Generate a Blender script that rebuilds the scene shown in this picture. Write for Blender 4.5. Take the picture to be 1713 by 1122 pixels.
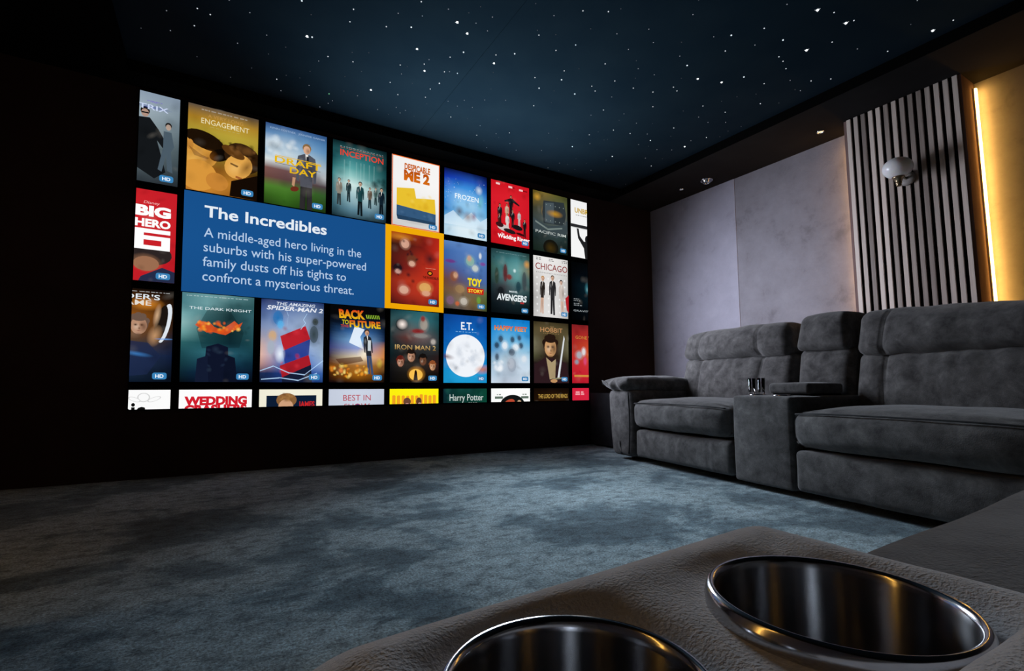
import bpy, bmesh, math, random
from mathutils import Vector, Matrix, noise as mnoise

for _o in list(bpy.data.objects):
    bpy.data.objects.remove(_o, do_unlink=True)
SC = bpy.context.scene
COL = SC.collection
random.seed(7)
PI = math.pi
R = math.radians

# ------------------------------------------------------------------ camera
cam_data = bpy.data.cameras.new('camera')
cam_data.sensor_width = 36.0
cam_data.lens = 835.0 / 1713.0 * 36.0
cam_data.clip_start = 0.01
cam = bpy.data.objects.new('camera', cam_data)
COL.objects.link(cam)
cam.location = (0, 0, 0.58)
cam.rotation_euler = (R(90 + 5.609), 0, R(-30.7))
SC.camera = cam

# ------------------------------------------------------------------ world, exposure
world = bpy.data.worlds.new('world')
SC.world = world
world.use_nodes = True
bg = world.node_tree.nodes['Background']
bg.inputs[0].default_value = (0.03, 0.04, 0.06, 1)
bg.inputs[1].default_value = 0.0
SC.view_settings.view_transform = 'Standard'
SC.view_settings.look = 'None'
SC.view_settings.exposure = 0.0
SC.view_settings.gamma = 1.0
SC.view_settings.use_curve_mapping = False
SC.cycles.transparent_max_bounces = 48
SC.cycles.max_bounces = 8
SC.cycles.use_denoising = True
SC.cycles.sample_clamp_indirect = 4.0

ROOM_L, ROOM_R, ROOM_F, ROOM_B, CEIL = -1.35, 4.10, 3.87, -2.3, 2.50

def area_light(name, loc, rot, sx, sy, power, color, spread=180):
    d = bpy.data.lights.new(name, 'AREA')
    d.shape = 'RECTANGLE'
    d.size = sx
    d.size_y = sy
    d.energy = power
    d.color = color
    d.spread = R(spread)
    o = bpy.data.objects.new(name, d)
    o.location = loc
    o.rotation_euler = rot
    COL.objects.link(o)
    return o

# lamps added to the screen's glow, aimed at carpet, right wall and ceiling
area_light('screen_boost', (1.85, ROOM_F - 0.08, 1.45), (R(-90 + 31), 0, R(-6)), 0.9, 1.3, 29.0, (0.74, 0.86, 1.0), 81)
area_light('screen_boost_side', (2.30, ROOM_F - 0.10, 1.36), (R(-90 + 10), 0, R(48)), 0.9, 1.3, 29.0, (0.80, 0.85, 1.0), 92)
area_light('screen_boost_upper', (1.66, ROOM_F - 0.10, 1.60), (R(-90 - 46), 0, R(3)), 1.9, 0.5, 22.0, (0.58, 0.88, 1.0), 94)

# ------------------------------------------------------------------ materials
def srgb(h):
    if isinstance(h, str):
        h = h.lstrip('#')
        if len(h) == 3:
            h = ''.join(c * 2 for c in h)
        h = [int(h[i:i + 2], 16) / 255 for i in (0, 2, 4)]
    return tuple(c / 12.92 if c <= 0.04045 else ((c + 0.055) / 1.055) ** 2.4 for c in h)

def new_mat(name):
    m = bpy.data.materials.new(name)
    m.use_nodes = True
    nt = m.node_tree
    return m, nt, nt.nodes['Principled BSDF'], nt.nodes['Material Output']

def setp(b, **kw):
    for k, v in kw.items():
        k = k.replace('_', ' ')
        if k in b.inputs:
            b.inputs[k].default_value = v if not (isinstance(v, tuple) and len(v) == 3) else (*v, 1)

def plain(name, color, rough=0.6, metal=0.0, **kw):
    m, nt, b, out = new_mat(name)
    setp(b, Base_Color=tuple(color), Roughness=rough, Metallic=metal, **kw)
    return m

def mottled(name, stops, scale=4.0, detail=6.0, rough=0.9, bump=0.0, bump_scale=200.0, distort=0.0, bump_dist=0.002, sheen=0.0, stretch=(1, 1, 1), rough2=0.55, spec=0.0):
    """stops: [(pos,color),...] through a noise"""
    m, nt, b, out = new_mat(name)
    N, L = nt.nodes, nt.links
    tc = N.new('ShaderNodeTexCoord')
    mp = N.new('ShaderNodeMapping')
    mp.inputs['Scale'].default_value = stretch
    L.new(tc.outputs['Object'], mp.inputs['Vector'])
    nz = N.new('ShaderNodeTexNoise')
    nz.inputs['Scale'].default_value = scale
    nz.inputs['Detail'].default_value = detail
    nz.inputs['Roughness'].default_value = rough2
    nz.inputs['Distortion'].default_value = distort
    L.new(mp.outputs[0], nz.inputs['Vector'])
    cr = N.new('ShaderNodeValToRGB')
    els = cr.color_ramp.elements
    while len(els) > 1:
        els.remove(els[-1])
    els[0].position = stops[0][0]
    els[0].color = (*stops[0][1], 1)
    for p, c in stops[1:]:
        e = els.new(p)
        e.color = (*c, 1)
    L.new(nz.outputs['Fac'], cr.inputs[0])
    L.new(cr.outputs[0], b.inputs['Base Color'])
    setp(b, Roughness=rough, Specular_IOR_Level=spec)
    if sheen:
        setp(b, Sheen_Weight=sheen, Sheen_Roughness=0.5)
    if bump:
        n2 = N.new('ShaderNodeTexNoise')
        n2.inputs['Scale'].default_value = bump_scale
        n2.inputs['Detail'].default_value = 4
        L.new(tc.outputs['Object'], n2.inputs['Vector'])
        bp = N.new('ShaderNodeBump')
        bp.inputs['Strength'].default_value = bump
        bp.inputs['Distance'].default_value = bump_dist
        L.new(n2.outputs['Fac'], bp.inputs['Height'])
        L.new(bp.outputs[0], b.inputs['Normal'])
    return m

def emitter(name, color, strength, sampling='AUTO'):
    m = bpy.data.materials.new(name)
    m.use_nodes = True
    nt = m.node_tree
    nt.nodes.clear()
    e = nt.nodes.new('ShaderNodeEmission')
    e.inputs[0].default_value = (*color, 1)
    e.inputs[1].default_value = strength
    o = nt.nodes.new('ShaderNodeOutputMaterial')
    nt.links.new(e.outputs[0], o.inputs[0])
    m.cycles.emission_sampling = sampling
    return m

def picture_mat(name):
    """lit screen picture: colour and coverage come from the mesh colour attribute"""
    m = bpy.data.materials.new(name)
    m.use_nodes = True
    nt = m.node_tree
    nt.nodes.clear()
    a = nt.nodes.new('ShaderNodeAttribute')
    a.attribute_name = 'Col'
    e = nt.nodes.new('ShaderNodeEmission')
    e.inputs[1].default_value = 1.0
    t = nt.nodes.new('ShaderNodeBsdfTransparent')
    mx = nt.nodes.new('ShaderNodeMixShader')
    o = nt.nodes.new('ShaderNodeOutputMaterial')
    nt.links.new(a.outputs['Color'], e.inputs[0])
    nt.links.new(a.outputs['Alpha'], mx.inputs[0])
    nt.links.new(t.outputs[0], mx.inputs[1])
    nt.links.new(e.outputs[0], mx.inputs[2])
    nt.links.new(mx.outputs[0], o.inputs[0])
    m.cycles.emission_sampling = 'NONE'
    return m

def carpet_mat():
    m, nt, b, out = new_mat('carpet')
    N, L = nt.nodes, nt.links
    tc = N.new('ShaderNodeTexCoord')
    def noise(scale, detail, rough, dist=0.0, sx=1, sy=1):
        mp = N.new('ShaderNodeMapping')
        mp.inputs['Scale'].default_value = (sx, sy, 1)
        L.new(tc.outputs['Object'], mp.inputs['Vector'])
        n = N.new('ShaderNodeTexNoise')
        n.inputs['Scale'].default_value = scale
        n.inputs['Detail'].default_value = detail
        n.inputs['Roughness'].default_value = rough
        n.inputs['Distortion'].default_value = dist
        L.new(mp.outputs[0], n.inputs['Vector'])
        return n
    def ramp(src, stops):
        c = N.new('ShaderNodeValToRGB')
        els = c.color_ramp.elements
        while len(els) > 1:
            els.remove(els[-1])
        els[0].position, els[0].color = stops[0][0], (*stops[0][1], 1)
        for p, col in stops[1:]:
            els.new(p).color = (*col, 1)
        L.new(src, c.inputs[0])
        return c
    # pile brushed one way and the other: patches with quick edges
    a = noise(1.7, 9, 0.66, 0.35, 1.0, 1.3)
    pa = ramp(a.outputs['Fac'], [(0.37, (0.10, 0.165, 0.20)), (0.46, (0.18, 0.275, 0.32)), (0.50, (0.36, 0.485, 0.53)), (0.62, (0.48, 0.62, 0.66))])
    f = noise(15, 9, 0.78, 0.3, 1, 1.4)
    pf = ramp(f.outputs['Fac'], [(0.38, (0.40, 0.42, 0.44)), (0.50, (1.0, 1.0, 1.0)), (0.66, (1.35, 1.35, 1.35))])
    g = noise(130, 5, 0.75)
    pg = ramp(g.outputs['Fac'], [(0.34, (0.25, 0.25, 0.25)), (0.66, (1.55, 1.55, 1.55))])
    m1 = N.new('ShaderNodeMixRGB'); m1.blend_type = 'MULTIPLY'; m1.inputs[0].default_value = 1
    m2 = N.new('ShaderNodeMixRGB'); m2.blend_type = 'MULTIPLY'; m2.inputs[0].default_value = 1
    L.new(pa.outputs[0], m1.inputs[1]); L.new(pf.outputs[0], m1.inputs[2])
    L.new(m1.outputs[0], m2.inputs[1]); L.new(pg.outputs[0], m2.inputs[2])
    L.new(m2.outputs[0], b.inputs['Base Color'])
    setp(b, Roughness=0.95, Sheen_Weight=0.25, Sheen_Roughness=0.6)
    setp(b, Specular_IOR_Level=0.0)
    add = N.new('ShaderNodeMath'); add.operation = 'ADD'
    mul = N.new('ShaderNodeMath'); mul.operation = 'MULTIPLY'; mul.inputs[1].default_value = 0.5
    L.new(g.outputs['Fac'], mul.inputs[0]); L.new(mul.outputs[0], add.inputs[0]); L.new(f.outputs['Fac'], add.inputs[1])
    bp = N.new('ShaderNodeBump')
    bp.inputs['Strength'].default_value = 0.9
    bp.inputs['Distance'].default_value = 0.016
    L.new(add.outputs[0], bp.inputs['Height'])
    L.new(bp.outputs[0], b.inputs['Normal'])
    return m

def slat_mat():
    """oak veneer slats, each strip its own tone"""
    m, nt, b, out = new_mat('oak_slats')
    N, L = nt.nodes, nt.links
    tc = N.new('ShaderNodeTexCoord')
    sp = N.new('ShaderNodeSeparateXYZ')
    L.new(tc.outputs['Object'], sp.inputs[0])
    q = N.new('ShaderNodeMath'); q.operation = 'MULTIPLY'; q.inputs[1].default_value = 1 / SLAT_PITCH
    L.new(sp.outputs['Y'], q.inputs[0])
    fl = N.new('ShaderNodeMath'); fl.operation = 'FLOOR'
    L.new(q.outputs[0], fl.inputs[0])
    wn = N.new('ShaderNodeTexWhiteNoise'); wn.noise_dimensions = '1D'
    L.new(fl.outputs[0], wn.inputs['W'])
    mp = N.new('ShaderNodeMapping'); mp.inputs['Scale'].default_value = (60, 60, 2.5)
    L.new(tc.outputs['Object'], mp.inputs[0])
    nz = N.new('ShaderNodeTexNoise'); nz.inputs['Scale'].default_value = 1.5; nz.inputs['Detail'].default_value = 5
    L.new(mp.outputs[0], nz.inputs['Vector'])
    ad = N.new('ShaderNodeMath'); ad.operation = 'MULTIPLY_ADD'
    L.new(nz.outputs['Fac'], ad.inputs[0]); ad.inputs[1].default_value = 0.40
    ml = N.new('ShaderNodeMath'); ml.operation = 'MULTIPLY'; ml.inputs[1].default_value = 0.80
    L.new(wn.outputs['Value'], ml.inputs[0]); L.new(ml.outputs[0], ad.inputs[2])
    cr = N.new('ShaderNodeValToRGB')
    cr.color_ramp.elements[0].position = 0.15
    cr.color_ramp.elements[0].color = (0.25, 0.20, 0.175, 1)
    cr.color_ramp.elements[1].position = 0.85
    cr.color_ramp.elements[1].color = (0.86, 0.73, 0.64, 1)
    L.new(ad.outputs[0], cr.inputs[0])
    L.new(cr.outputs[0], b.inputs['Base Color'])
    setp(b, Roughness=0.6)
    return m

SLAT_PITCH = 0.0468
M = {
    'carpet': carpet_mat(),
    'black': mottled('black_wall_paint', [(0.3, (0.010, 0.009, 0.010)), (0.7, (0.016, 0.014, 0.016))], 3, 4, 0.9),
    'front': mottled('aubergine_wall_paint', [(0.3, (0.020, 0.014, 0.015)), (0.7, (0.030, 0.021, 0.022))], 2, 4, 0.85),
    'bulkhead': mottled('black_ceiling_paint', [(0.3, (0.020, 0.018, 0.018)), (0.7, (0.026, 0.024, 0.024))], 3, 4, 0.9),
    'star_cloth': mottled('navy_star_cloth', [(0.3, (0.012, 0.021, 0.032)), (0.7, (0.016, 0.026, 0.037))], 3, 5, 0.95, 0.2, 300),
    'plaster': mottled('grey_plaster', [(0.30, (0.20, 0.185, 0.203)), (0.42, (0.265, 0.25, 0.275)), (0.55, (0.295, 0.28, 0.31)), (0.72, (0.33, 0.315, 0.345))], 4.5, 9, 0.8, 0.3, 70, 0.15, 0.004, rough2=0.66, spec=0.1),
    'plaster_light': mottled('pale_grey_plaster', [(0.30, (0.34, 0.325, 0.385)), (0.42, (0.405, 0.39, 0.46)), (0.55, (0.43, 0.415, 0.49)), (0.72, (0.47, 0.455, 0.53))], 4.5, 9, 0.8, 0.3, 70, 0.15, 0.004, rough2=0.66, spec=0.1),
    'suede': mottled('charcoal_suede', [(0.33, (0.042, 0.040, 0.040)), (0.47, (0.078, 0.075, 0.074)), (0.56, (0.098, 0.095, 0.093)), (0.70, (0.150, 0.146, 0.143))], 14, 9, 0.95, 0.5, 260, 0.25, 0.003, 0.25, rough2=0.66),
    'suede_lit': mottled('charcoal_suede_lit', [(0.33, (0.40, 0.41, 0.43)), (0.5, (0.50, 0.515, 0.54)), (0.68, (0.60, 0.62, 0.65))], 30, 8, 0.95, 0.8, 700, 0.3, 0.0014, 0.8, rough2=0.66),  # charcoal suede paled and cooled to stand for light on the console
    'piping': plain('black_piping', (0.012, 0.012, 0.013), 0.8),
    'felt': plain('black_felt', (0.004, 0.004, 0.004), 0.95, Specular_IOR_Level=0.0),
    'plastic': plain('black_plastic', (0.012, 0.012, 0.013), 0.5),
    'box': mottled('black_ash_veneer', [(0.3, (0.018, 0.018, 0.021)), (0.7, (0.03, 0.03, 0.034))], 6, 4, 0.6),
    'wood_edge': mottled('oak_edge', [(0.3, (0.20, 0.13, 0.12)), (0.7, (0.27, 0.18, 0.165))], 3, 5, 0.6, stretch=(20, 20, 1)),
    'chrome': plain('polished_chrome', (0.62, 0.62, 0.64), 0.09, 1.0),
    'cup_steel': plain('brushed_steel', (0.55, 0.55, 0.57), 0.16, 1.0),
    'opal': plain('opal_glass', (0.92, 0.93, 0.94), 0.25, 0.0, Subsurface_Weight=0.2),
    'brass': plain('aged_brass', (0.35, 0.27, 0.17), 0.3, 1.0),
    'lampgrey': plain('warm_grey_enamel', (0.30, 0.27, 0.25), 0.5),
    'glass': plain('clear_glass', (1, 1, 1), 0.02, 0.0, Transmission_Weight=1.0, IOR=1.45),
    'screen_black': plain('screen_black', (0.0015, 0.0015, 0.002), 0.9, Specular_IOR_Level=0.0),
    'picture': picture_mat('screen_picture'),
    'led': emitter('warm_led', (1.0, 0.52, 0.10), 31.0),
    'led_far': emitter('warm_led_far', (1.0, 0.52, 0.14), 22.0),
    'led_body': plain('white_led_channel', (0.7, 0.7, 0.7), 0.5),
    'lamp_warm': emitter('downlight_glow', (1.0, 0.78, 0.45), 1.4, 'NONE'),
    'lamp_dim': emitter('downlight_dim', (0.75, 0.78, 0.85), 0.35, 'NONE'),
}
M['slats'] = slat_mat()
def turned_steel():
    m, nt, b, out = new_mat('turned_steel')
    setp(b, Base_Color=(0.36, 0.36, 0.37), Metallic=1.0, Roughness=0.25, Anisotropic=0.95, Anisotropic_Rotation=0.25)
    tg = nt.nodes.new('ShaderNodeTangent')
    tg.direction_type = 'RADIAL'
    tg.axis = 'Z'
    nt.links.new(tg.outputs[0], b.inputs['Tangent'])
    return m
M['turned'] = turned_steel()
for _k, _c, _s in (('f', (0.75, 0.82, 0.95), 0.10), ('m', (0.80, 0.88, 1.0), 0.30), ('b', (0.86, 0.93, 1.0), 0.75),
                   ('B', (0.80, 0.92, 1.0), 1.0), ('g', (0.3, 1.0, 0.5), 0.6), ('X', (0.92, 0.97, 1.0), 1.3)):
    M['star_' + _k] = emitter('star_glow_' + _k, _c, _s, 'NONE')

# ------------------------------------------------------------------ mesh helpers
def link(name, bm, mat, parent=None, smooth=False, loc=None):
    me = bpy.data.meshes.new(name)
    bm.normal_update()
    bm.to_mesh(me)
    bm.free()
    if mat is not None:
        for mm in (mat if isinstance(mat, (list, tuple)) else [mat]):
            me.materials.append(mm)
    if smooth:
        for p in me.polygons:
            p.use_smooth = True
    o = bpy.data.objects.new(name, me)
    COL.objects.link(o)
    if parent is not None:
        o.parent = parent
    if loc is not None:
        o.location = loc
    return o

def tag(o, label, cat, group=None):
    o['label'] = label
    o['category'] = cat
    if group:
        o['group'] = group
    return o

def thing(name, label, cat, loc=(0, 0, 0), rz=0.0, group=None):
    o = bpy.data.objects.new(name, None)
    o.empty_display_size = 0.1
    o.location = loc
    o.rotation_euler = (0, 0, rz)
    COL.objects.link(o)
    return tag(o, label, cat, group)

def structure(name, bm, mat, smooth=False):
    o = link(name, bm, mat, None, smooth)
    o['kind'] = 'structure'
    return o

def add_box(bm, x0, x1, y0, y1, z0, z1, bevel=0.0, seg=2, mi=0):
    vs = [bm.verts.new((x, y, z)) for x in (x0, x1) for y in (y0, y1) for z in (z0, z1)]
    idx = [(0, 1, 3, 2), (4, 6, 7, 5), (0, 4, 5, 1), (2, 3, 7, 6), (0, 2, 6, 4), (1, 5, 7, 3)]
    fs = [bm.faces.new([vs[i] for i in f]) for f in idx]
    for f in fs:
        f.material_index = mi
    if bevel:
        es = list({e for f in fs for e in f.edges})
        bmesh.ops.bevel(bm, geom=es, offset=bevel, segments=seg, affect='EDGES', profile=0.5)
    return fs

def box(*a, **k):
    bm = bmesh.new()
    add_box(bm, *a, **k)
    return bm

def lathe(profile, segs=48, center=(0, 0, 0), close=False):
    bm = bmesh.new()
    rings = []
    for r, z in profile:
        if r < 1e-6:
            rings.append([bm.verts.new((center[0], center[1], center[2] + z))])
        else:
            rings.append([bm.verts.new((center[0] + r * math.cos(2 * PI * i / segs), center[1] + r * math.sin(2 * PI * i / segs), center[2] + z)) for i in range(segs)])
    pairs = list(zip(rings, rings[1:]))
    if close:
        pairs.append((rings[-1], rings[0]))
    for a, b in pairs:
        for i in range(segs):
            j = (i + 1) % segs
            if len(a) == 1 and len(b) == 1:
                continue
            if len(a) == 1:
                bm.faces.new((a[0], b[i], b[j]))
            elif len(b) == 1:
                bm.faces.new((a[i], a[j], b[0]))
            else:
                bm.faces.new((a[i], a[j], b[j], b[i]))
    bmesh.ops.recalc_face_normals(bm, faces=bm.faces)
    return bm

def tube(points, r, segs=8, closed=False):
    bm = bmesh.new()
    pts = [Vector(p) for p in points]
    rings = []
    n = len(pts)
    for i, p in enumerate(pts):
        a = pts[i - 1] if (i > 0 or closed) else pts[i]
        b = pts[(i + 1) % n] if (i < n - 1 or closed) else pts[i]
        d = (b - a).normalized()
        up = Vector((0, 0, 1)) if abs(d.z) < 0.9 else Vector((1, 0, 0))
        u = d.cross(up).normalized()
        v = u.cross(d)
        rr = r[i] if isinstance(r, (list, tuple)) else r
        rings.append([bm.verts.new(p + u * rr * math.cos(2 * PI * k / segs) + v * rr * math.sin(2 * PI * k / segs)) for k in range(segs)])
    m = n if closed else n - 1
    for i in range(m):
        a, b = rings[i], rings[(i + 1) % n]
        for k in range(segs):
            l = (k + 1) % segs
            bm.faces.new((a[k], a[l], b[l], b[k]))
    if not closed:
        bm.faces.new(rings[0][::-1])
        bm.faces.new(rings[-1])
    bmesh.ops.recalc_face_normals(bm, faces=bm.faces)
    return bm

def cushion(x0, x1, y0, y1, z0, z1, r=0.05, res=0.02, crown=None, fn=None, wrinkle=0.0, wscale=6.0, seed=0.0):
    """upholstered block: rounded box, faces bulged by crown {'+z': .02, '-y': .03}, then fn(p, n) -> p"""
    crown = crown or {}
    c = Vector(((x0 + x1) / 2, (y0 + y1) / 2, (z0 + z1) / 2))
    h = Vector(((x1 - x0) / 2, (y1 - y0) / 2, (z1 - z0) / 2))
    r = min(r, min(h) * 0.98)
    n = [max(4, int(round(2 * h[i] / res))) for i in range(3)]
    def ticks(i):
        k = max(3, int(r / res) + 2)
        inner = h[i] - r
        m = max(2, n[i] - 2 * k)
        t = [-h[i] + r * (j / k) for j in range(k)]
        t += [-inner + 2 * inner * (j / m) for j in range(m + 1)]
        t += [h[i] - r * (1 - j / k) for j in range(1, k + 1)]
        return t
    T = [ticks(i) for i in range(3)]
    bm = bmesh.new()
    cache = {}
    def vert(p):
        key = (round(p[0], 5), round(p[1], 5), round(p[2], 5))
        v = cache.get(key)
        if v:
            return v
        q = Vector([max(-(h[i] - r), min(h[i] - r, p[i])) for i in range(3)])
        d = Vector(p) - q
        nn = d.normalized() if d.length > 1e-9 else Vector((0, 0, 1))
        w = q + nn * r
        s = [w[i] / h[i] for i in range(3)]
        off = Vector((0, 0, 0))
        for k, a in crown.items():
            ax = 'xyz'.index(k[1])
            sg = 1 if k[0] == '+' else -1
            wgt = max(0.0, nn[ax] * sg)
            if wgt > 0:
                o1, o2 = [i for i in range(3) if i != ax]
                off[ax] += sg * a * wgt * max(0, 1 - abs(s[o1]) ** 2.4) * max(0, 1 - abs(s[o2]) ** 2.4)
        w = w + off
        if wrinkle:
            w = w + nn * wrinkle * mnoise.noise(Vector((w.x * wscale + seed, w.y * wscale, w.z * wscale * 0.7)))
        w = w + c
        if fn:
            w = fn(w, nn)
        v = bm.verts.new(w)
        cache[key] = v
        return v
    for ax in range(3):
        a, b = [i for i in range(3) if i != ax]
        for sg in (-1, 1):
            for i in range(len(T[a]) - 1):
                for j in range(len(T[b]) - 1):
                    q = []
                    for di, dj in ((0, 0), (1, 0), (1, 1), (0, 1)):
                        p = [0, 0, 0]
                        p[ax] = sg * h[ax]
                        p[a] = T[a][i + di]
                        p[b] = T[b][j + dj]
                        q.append(vert(p))
                    if len(set(q)) == 4:
                        try:
                            bm.faces.new(q)
                        except ValueError:
                            pass
    bmesh.ops.recalc_face_normals(bm, faces=bm.faces)
    return bm

def groove(x, c, w):
    return math.exp(-((x - c) / w) ** 2)
# ------------------------------------------------------------------ the room
structure('floor', box(ROOM_L - 0.1, ROOM_R + 0.1, ROOM_B - 0.1, ROOM_F + 0.1, -0.08, 0.0), M['carpet'])
structure('wall_front', box(ROOM_L - 0.1, ROOM_R + 0.1, ROOM_F, ROOM_F + 0.1, 0, CEIL + 0.2), M['front'])
structure('wall_back', box(ROOM_L - 0.1, ROOM_R + 0.1, ROOM_B - 0.1, ROOM_B, 0, CEIL + 0.2), M['black'])
structure('wall_left', box(ROOM_L - 0.1, ROOM_L, ROOM_B, ROOM_F, 0, CEIL + 0.2), M['plaster'])
# right wall: plaster, with the joint between two boards (the far board is paler and stands 4 mm proud)
bm = bmesh.new()
add_box(bm, ROOM_R, ROOM_R + 0.1, ROOM_B, ROOM_F, 0, CEIL + 0.2)
structure('wall_right', bm, M['plaster'])
structure('trim_2', box(ROOM_R - 0.004, ROOM_R, 2.822, ROOM_F, 0, CEIL), M['plaster_light'])
structure('ceiling', box(ROOM_L - 0.1, ROOM_R + 0.1, ROOM_B - 0.1, ROOM_F + 0.1, CEIL + 0.09, CEIL + 0.2), M['bulkhead'])
SX0, SX1, SY0, SY1 = -0.56, 3.49, -1.4, 3.685
bm = bmesh.new()
add_box(bm, SX1, ROOM_R, ROOM_B, ROOM_F, CEIL, CEIL + 0.09)
add_box(bm, SX0, SX1, ROOM_B, SY0, CEIL, CEIL + 0.09)
structure('trim_1', bm, M['bulkhead'])
bm = box(SX0, SX1, SY1, ROOM_F, CEIL, CEIL + 0.09)  # front and left edges coloured blacker so lamp spill stays unseen
add_box(bm, ROOM_L, SX0, ROOM_B, ROOM_F, CEIL, CEIL + 0.09)
add_box(bm, SX1 - 0.003, SX1, SY0, SY1, CEIL + 0.0005, CEIL + 0.09)  # added black liners that keep the recess faces looking unlit
add_box(bm, SX0, SX1, SY0, SY0 + 0.003, CEIL + 0.0005, CEIL + 0.09)
structure('trim_3', bm, M['felt'])

# ------------------------------------------------------------------ star ceiling
sc = thing('star_ceiling', 'dark navy star ceiling panel set in the black ceiling, dotted with tiny white lights', 'star ceiling', ((SX0 + SX1) / 2, (SY0 + SY1) / 2, CEIL + 0.072))
SZ = 0.0
bm = bmesh.new()
add_box(bm, SX0 + .002 - sc.location.x, 1.30 - sc.location.x, SY0 + .004 - sc.location.y, SY1 - .002 - sc.location.y, 0.0, 0.017)
add_box(bm, 1.3015 - sc.location.x, SX1 - .004 - sc.location.x, SY0 + .004 - sc.location.y, SY1 - .002 - sc.location.y, 0.0, 0.017)
link('star_panel', bm, M['star_cloth'], sc)
STARS = '''-0.319,3.084m -0.177,2.981b -0.118,2.997b -0.195,3.141b -0.313,3.256m -0.453,3.317f -0.19,3.446f -0.008,3.577f 0.104,3.399f 0.253,3.445b 0.291,3.572m 0.301,3.369f 0.381,3.353f 0.446,3.409m 0.452,3.564m 0.427,3.247f 0.456,3.11m 0.497,3.036b 0.183,3.196f 0.265,3.076f 0.018,3.182m 0.159,3.019m 0.065,2.873m 0.293,2.64B 0.351,2.721f 0.359,2.91H 0.385,2.903B 0.555,3.648m 0.598,3.568m 0.617,3.519m 0.58,3.443g -0.033,2.828m 0.539,2.563b 0.544,2.667b 0.728,2.602b 0.753,2.47m 0.831,2.328b 0.872,2.422m 0.849,2.535B 0.974,2.304m 1.079,2.273f 1.054,2.367H 1.14,2.419X 1.147,2.322m 1.23,2.343m 1.203,2.235m 1.114,2.202f 0.94,2.691X 1.191,2.577B 1.14,2.661b 1.038,2.749m 1.028,2.805b 1.053,2.866X 0.902,2.89b 0.946,2.884f 0.938,2.974m 1.167,2.812b 1.194,2.794m 1.245,2.784b 1.186,2.943B 1.158,3.035b 1.165,3.143b 0.902,3.1b 0.99,3.211b 0.815,3.248X 0.754,3.367m 0.64,3.009b 0.615,2.922f 0.702,2.874f 0.631,3.189f 0.71,3.08f 1.032,3.035f 1.371,2.5b 1.463,2.432B 1.398,2.574X 1.439,2.659f 1.512,2.825f 1.664,2.891m 1.536,2.963m 1.414,3.039m 1.503,3.092m 1.403,3.132m 1.321,3.109m 1.204,3.217f 1.03,3.373m 1.078,3.43m 1.101,3.377m 0.922,3.469m 1.01,3.496f 1.183,3.422f 1.422,3.291b 1.384,3.255f 0.661,3.358f 1.54,3.251f 1.668,3.292m 1.712,3.438b 1.805,3.492f 1.879,3.582m 1.834,3.338m 1.881,3.38f 1.918,3.271b 2.011,3.421m 2.08,3.551f 2.117,3.497m 1.737,3.142f 1.872,2.847b 1.698,2.567b 1.786,2.65B 1.82,2.413b 1.861,2.497B 1.888,2.348f 1.892,2.625f 1.958,2.751f 2.035,2.581B 2.078,2.451b 2.133,2.483b 1.998,2.226b 2.171,2.329b 2.279,2.479m 2.307,2.736m 2.34,2.635b 2.539,2.685f 2.505,2.598m 2.484,2.971b 2.583,3.083m 2.489,3.199B 2.191,3.117m 2.298,3.151f 2.326,2.988f 2.306,3.39m 2.583,3.51m 2.663,3.495f 2.658,3.365f 2.787,3.548f 2.796,3.392f 2.925,3.482m 2.673,3.644f 2.551,3.645m 2.6,2.816b 2.661,2.955f 2.642,2.975f 2.515,2.898f 2.751,2.789b 2.68,2.648m 2.789,2.588f 2.617,2.42b 2.481,2.29b 2.333,2.325b 2.266,2.238f 2.21,2.156m 2.345,2.149m 2.143,2.105f 2.974,2.788B 2.875,2.725m 2.943,2.889m 3.037,2.869f 3.143,2.875m 3.178,3.042m 3.34,3.129b 2.902,3.165B 2.907,3.251f 3.209,3.418f 3.437,3.562f 3.316,2.974f 1.353,2.034f 1.485,2.055m 1.598,1.947b 1.719,1.882b 1.763,1.833f 1.47,2.195f 1.499,2.223b 1.581,2.171f 1.732,2.182b 1.66,2.28b 1.722,2.032f 1.876,1.987m 2.027,2.052m 2.005,1.867m 2.11,1.933m 2.249,1.847f 2.34,1.938m 2.45,1.975B 2.621,2.033X 2.557,2.179b 2.612,2.197b 2.525,2.085f 2.127,1.665m 2.372,1.721m 2.919,2.23b 2.852,2.348f 3.017,2.346m 2.069,1.581f 2.493,1.363m 2.671,1.302Y 2.767,1.267b 2.906,1.275Y 2.924,1.243b 2.557,1.531b 2.447,1.661B 2.641,1.643m 2.537,1.766b 2.741,1.533B 2.947,1.512Y 3.005,1.397b 3.198,1.352m 2.865,1.633b 2.928,1.645b 3.015,1.678b 2.863,1.867B 2.788,1.978X 3.045,1.844b 3.159,1.735m 3.283,1.668b 3.372,1.59b 3.332,1.766m 3.29,1.778f 3.111,1.945f 3.026,2.032f 2.983,2.123f 3.246,2.001b 3.352,1.929f 3.129,2.201b 2.982,2.551b 3.065,2.655f 3.301,2.716X 3.265,2.622m 3.141,2.36m 3.257,2.291m 3.389,2.366f 3.413,2.458f 3.414,2.269f 3.256,2.815m 3.328,2.521b 3.378,1.27b 3.392,1.055H 3.391,0.963b 3.229,1.097f 3.051,1.001m'''
RAD = {'f': 0.0026, 'm': 0.0031, 'b': 0.0038, 'B': 0.0050, 'g': 0.0042, 'X': 0.0068, 'H': 0.0078, 'Y': 0.0078}
MATK = {'f': 'f', 'm': 'm', 'b': 'b', 'B': 'B', 'g': 'g', 'X': 'X', 'H': 'X', 'Y': 'X'}
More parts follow.
